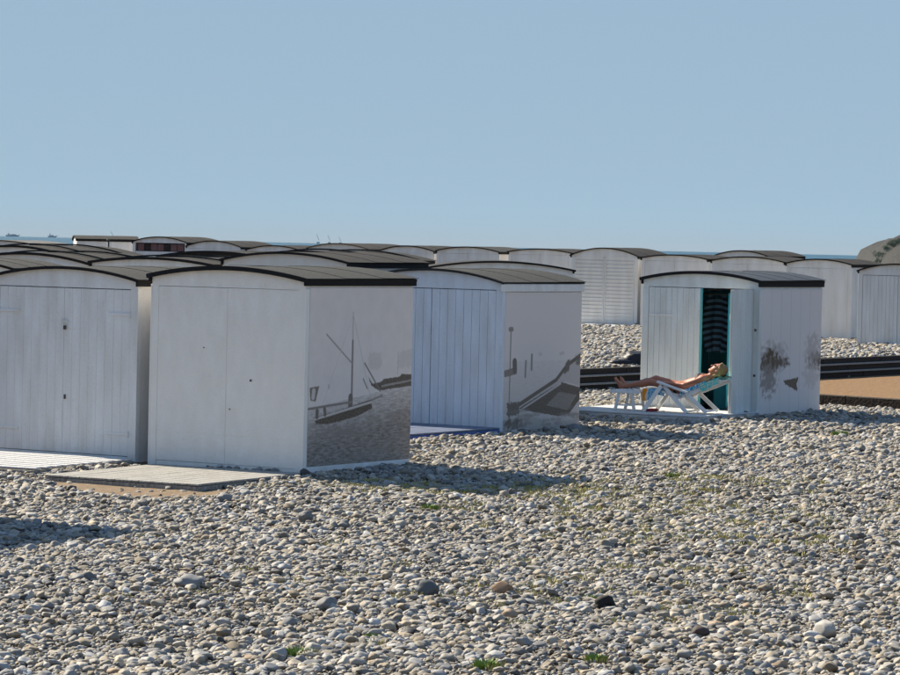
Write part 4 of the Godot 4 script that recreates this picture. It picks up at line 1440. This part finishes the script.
	var im := Image.create(64, 64, false, Image.FORMAT_RGB8)
	for y in 64:
		for x in 64:
			var n := noise.get_noise_2d(x * 14.0, y * 14.0)
			var c := Color(0.80, 0.86, 0.90) if n > 0.05 else (Color(0.10, 0.42, 0.62) if n > -0.22 else Color(0.10, 0.58, 0.66))
			if x < 10 + 3.0 * sin(y * 0.2):
				c = Color(0.90, 0.52, 0.08)
			elif x < 15:
				c = Color(0.85, 0.80, 0.72)
			im.set_pixel(x, y, c)
	var tm := StandardMaterial3D.new()
	tm.albedo_texture = ImageTexture.create_from_image(im)
	tm.roughness = 0.95
	# patterned towel hanging down at the side of the seat, and a strip along the back rail
	pattern_towel("patterned towel with an orange border hanging from the seat front", origin, turn, Vector3(0.50, 0.365, 0.0), Vector3(0.84, 0.375, 0.0), 0.20, tm)
	st = begin()
	st.set_smooth_group(0)
	for i in 12:
		for j in 6:
			var q := []
			for o in [[0, 0], [1, 0], [1, 1], [0, 1]]:
				var u: float = (i + o[0]) / 12.0
				var v: float = (j + o[1]) / 6.0
				q.append(Vector3(1.08 + 0.40 * u, 0.318 + 0.195 * u - 0.07 * (v - 0.5) + 0.004 * sin(u * 20.0), 0.263 + 0.004 * sin(v * 7.0 + u * 9.0)))
			for k in [[0, 1, 2], [0, 2, 3]]:
				for e in k:
					st.set_uv(Vector2(0.3 + 0.7 * (q[e].x - 1.08) / 0.4, (q[e].y - 0.25) * 2.0))
					st.add_vertex(q[e])
	st.generate_normals()
	var rt := thing("beach_towel", "patterned blue towel along the chair's back rail", "towel", origin, turn)
	rt.scale = flat
	put("cloth", st.commit(), tm, rt)
	st = begin()
	st.set_smooth_group(0)
	lump(st, Vector3(0.56, 0.018, 0.0), Vector3(0.10, 0.02, 0.06), 9, 0.3)
	var sn := thing("sandals", "dark red sandals on the deck under the chair", "sandals", origin, turn)
	part("sole", st, M.red_cloth, sn)
	st = begin()
	lump(st, Vector3(0.55, 0.018, 0.12), Vector3(0.10, 0.02, 0.045), 12, 0.3)
	part("sole", st, M.red_cloth, sn)

func towel(called: String, label: String, origin: Vector3, turn: float, prof: Array, width: float, m: Material) -> void:
	var o := thing(called, label, "towel", origin, turn)
	o.scale = Vector3(1, 0.9, 1)
	var st := begin()
	st.set_smooth_group(0)
	var n := prof.size() - 1
	var nz := 14
	for i in n:
		for j in nz:
			var q := []
			for c in [[0, 0], [1, 0], [1, 1], [0, 1]]:
				var p: Vector2 = prof[i + c[0]]
				var v: float = float(j + c[1]) / nz
				q.append(Vector3(p.x + 0.006 * sin(v * 17.0 + i), p.y + 0.012 + 0.01 * sin(v * 11.0 + (i + c[0]) * 1.3), (v - 0.5) * width))
			quad(st, q[0], q[1], q[2], q[3], Vector3(1.5, -2, 0))
			quad(st, q[0] + Vector3(0, 0.012, 0), q[1] + Vector3(0.004, 0.012, 0), q[2] + Vector3(0.004, 0.012, 0), q[3] + Vector3(0, 0.012, 0), Vector3(1.5, -2, 0))
	for i in n:
		var p: Vector2 = prof[i]
		var q: Vector2 = prof[i + 1]
		var d0 := 0.10 + 0.02 * sin(i * 2.0)
		var d1 := 0.10 + 0.02 * sin(i * 2.0 + 2.0)
		quad(st, Vector3(p.x, p.y + 0.02, width / 2), Vector3(q.x, q.y + 0.02, width / 2), Vector3(q.x, q.y - d1, width / 2 + 0.012), Vector3(p.x, p.y - d0, width / 2 + 0.012), Vector3(1.5, 0.5, 0))
	part("cloth", st, m, o)

func pattern_towel(label: String, origin: Vector3, turn: float, a: Vector3, b: Vector3, drop: float, m: Material) -> void:
	var o := thing("beach_towel", label, "towel", origin, turn)
	o.scale = Vector3(1, 0.9, 1)
	var st := begin()
	st.set_smooth_group(0)
	var ni := 14
	var nj := 12
	for i in ni:
		for j in nj:
			var q := []
			var uvs := []
			for c in [[0, 0], [1, 0], [1, 1], [0, 1]]:
				var u: float = float(i + c[0]) / ni
				var v: float = float(j + c[1]) / nj
				var p := a.lerp(b, u)
				# from across the seat to hanging down on the near side
				var z := lerpf(-0.2, 0.25, clamp(v / 0.6, 0.0, 1.0))
				var y: float = p.y + 0.01 - drop * clamp((v - 0.6) / 0.4, 0.0, 1.0) * (0.75 + 0.25 * sin(u * 5.0 + 1.0))
				q.append(Vector3(p.x, y, z + 0.012 * sin(u * 18.0) * v))
				uvs.append(Vector2(u, v))
			for k in [0, 1, 2, 0, 2, 3]:
				st.set_uv(uvs[k])
				st.add_vertex(q[k])
	st.generate_normals()
	put("cloth", st.commit(), m, o)

# ---------------------------------------------------------------- scene
func _ready() -> void:
	rng.seed = 20
	noise.seed = 5
	noise.frequency = 0.02
	noise.fractal_octaves = 4
	# camera
	var cam := Camera3D.new()
	cam.name = "camera"
	add_child(cam)
	var pitch := atan(94.6 / 3200.0)
	var roll := atan(0.0225)
	var fw := Vector3(0, -sin(pitch), -cos(pitch))
	var u0 := Vector3(1, 0, 0).cross(fw)
	var rt := Vector3(1, 0, 0) * cos(roll) + u0 * sin(roll)
	cam.transform = Transform3D(Basis(rt, rt.cross(fw), -fw), Vector3(0, 2.5, 0))
	cam.fov = rad_to_deg(2.0 * atan(337.5 / 3200.0))
	cam.near = 0.5
	cam.far = 60000.0
	cam.current = true
	# sky
	var sky := ProceduralSkyMaterial.new()
	sky.sky_top_color = Color(0.47, 0.62, 0.82)
	sky.sky_horizon_color = Color(0.635, 0.742, 0.815)
	sky.sky_curve = 0.22
	sky.ground_horizon_color = Color(0.5, 0.52, 0.53)
	sky.ground_bottom_color = Color(0.4, 0.4, 0.38)
	sky.sky_energy_multiplier = 0.70
	var env := Environment.new()
	env.background_mode = Environment.BG_SKY
	env.sky = Sky.new()
	env.sky.sky_material = sky
	env.tonemap_mode = Environment.TONE_MAPPER_LINEAR
	env.tonemap_exposure = 2.2
	env.fog_enabled = true
	env.fog_density = 0.000025
	env.fog_light_color = Color(0.60, 0.72, 0.82)
	env.sdfgi_enabled = true
	env.ssao_enabled = true
	env.ssil_enabled = true
	var we := WorldEnvironment.new()
	we.name = "world"
	we.environment = env
	add_child(we)
	# sun: behind the huts, to the left
	var sun := DirectionalLight3D.new()
	sun.name = "sun"
	add_child(sun)
	var el := deg_to_rad(38.0)
	var to := Vector3(-0.75, 0, -0.66).normalized() * cos(el) + Vector3(0, sin(el), 0)
	sun.transform = Transform3D(Basis.looking_at(-to, Vector3.UP), Vector3(0, 30, 0))
	sun.light_energy = 1.6
	sun.light_color = Color(1.0, 0.95, 0.86)
	sun.light_angular_distance = 0.5
	sun.shadow_enabled = true
	make_materials()
	for k in 8:
		pebble_meshes.append(pebble_mesh(40 + k))
	var beach := build_ground()
	build_huts()
	build_court()
	build_far()
	build_sunbather()
	build_pebbles(beach)
	build_stones()
	build_weeds()
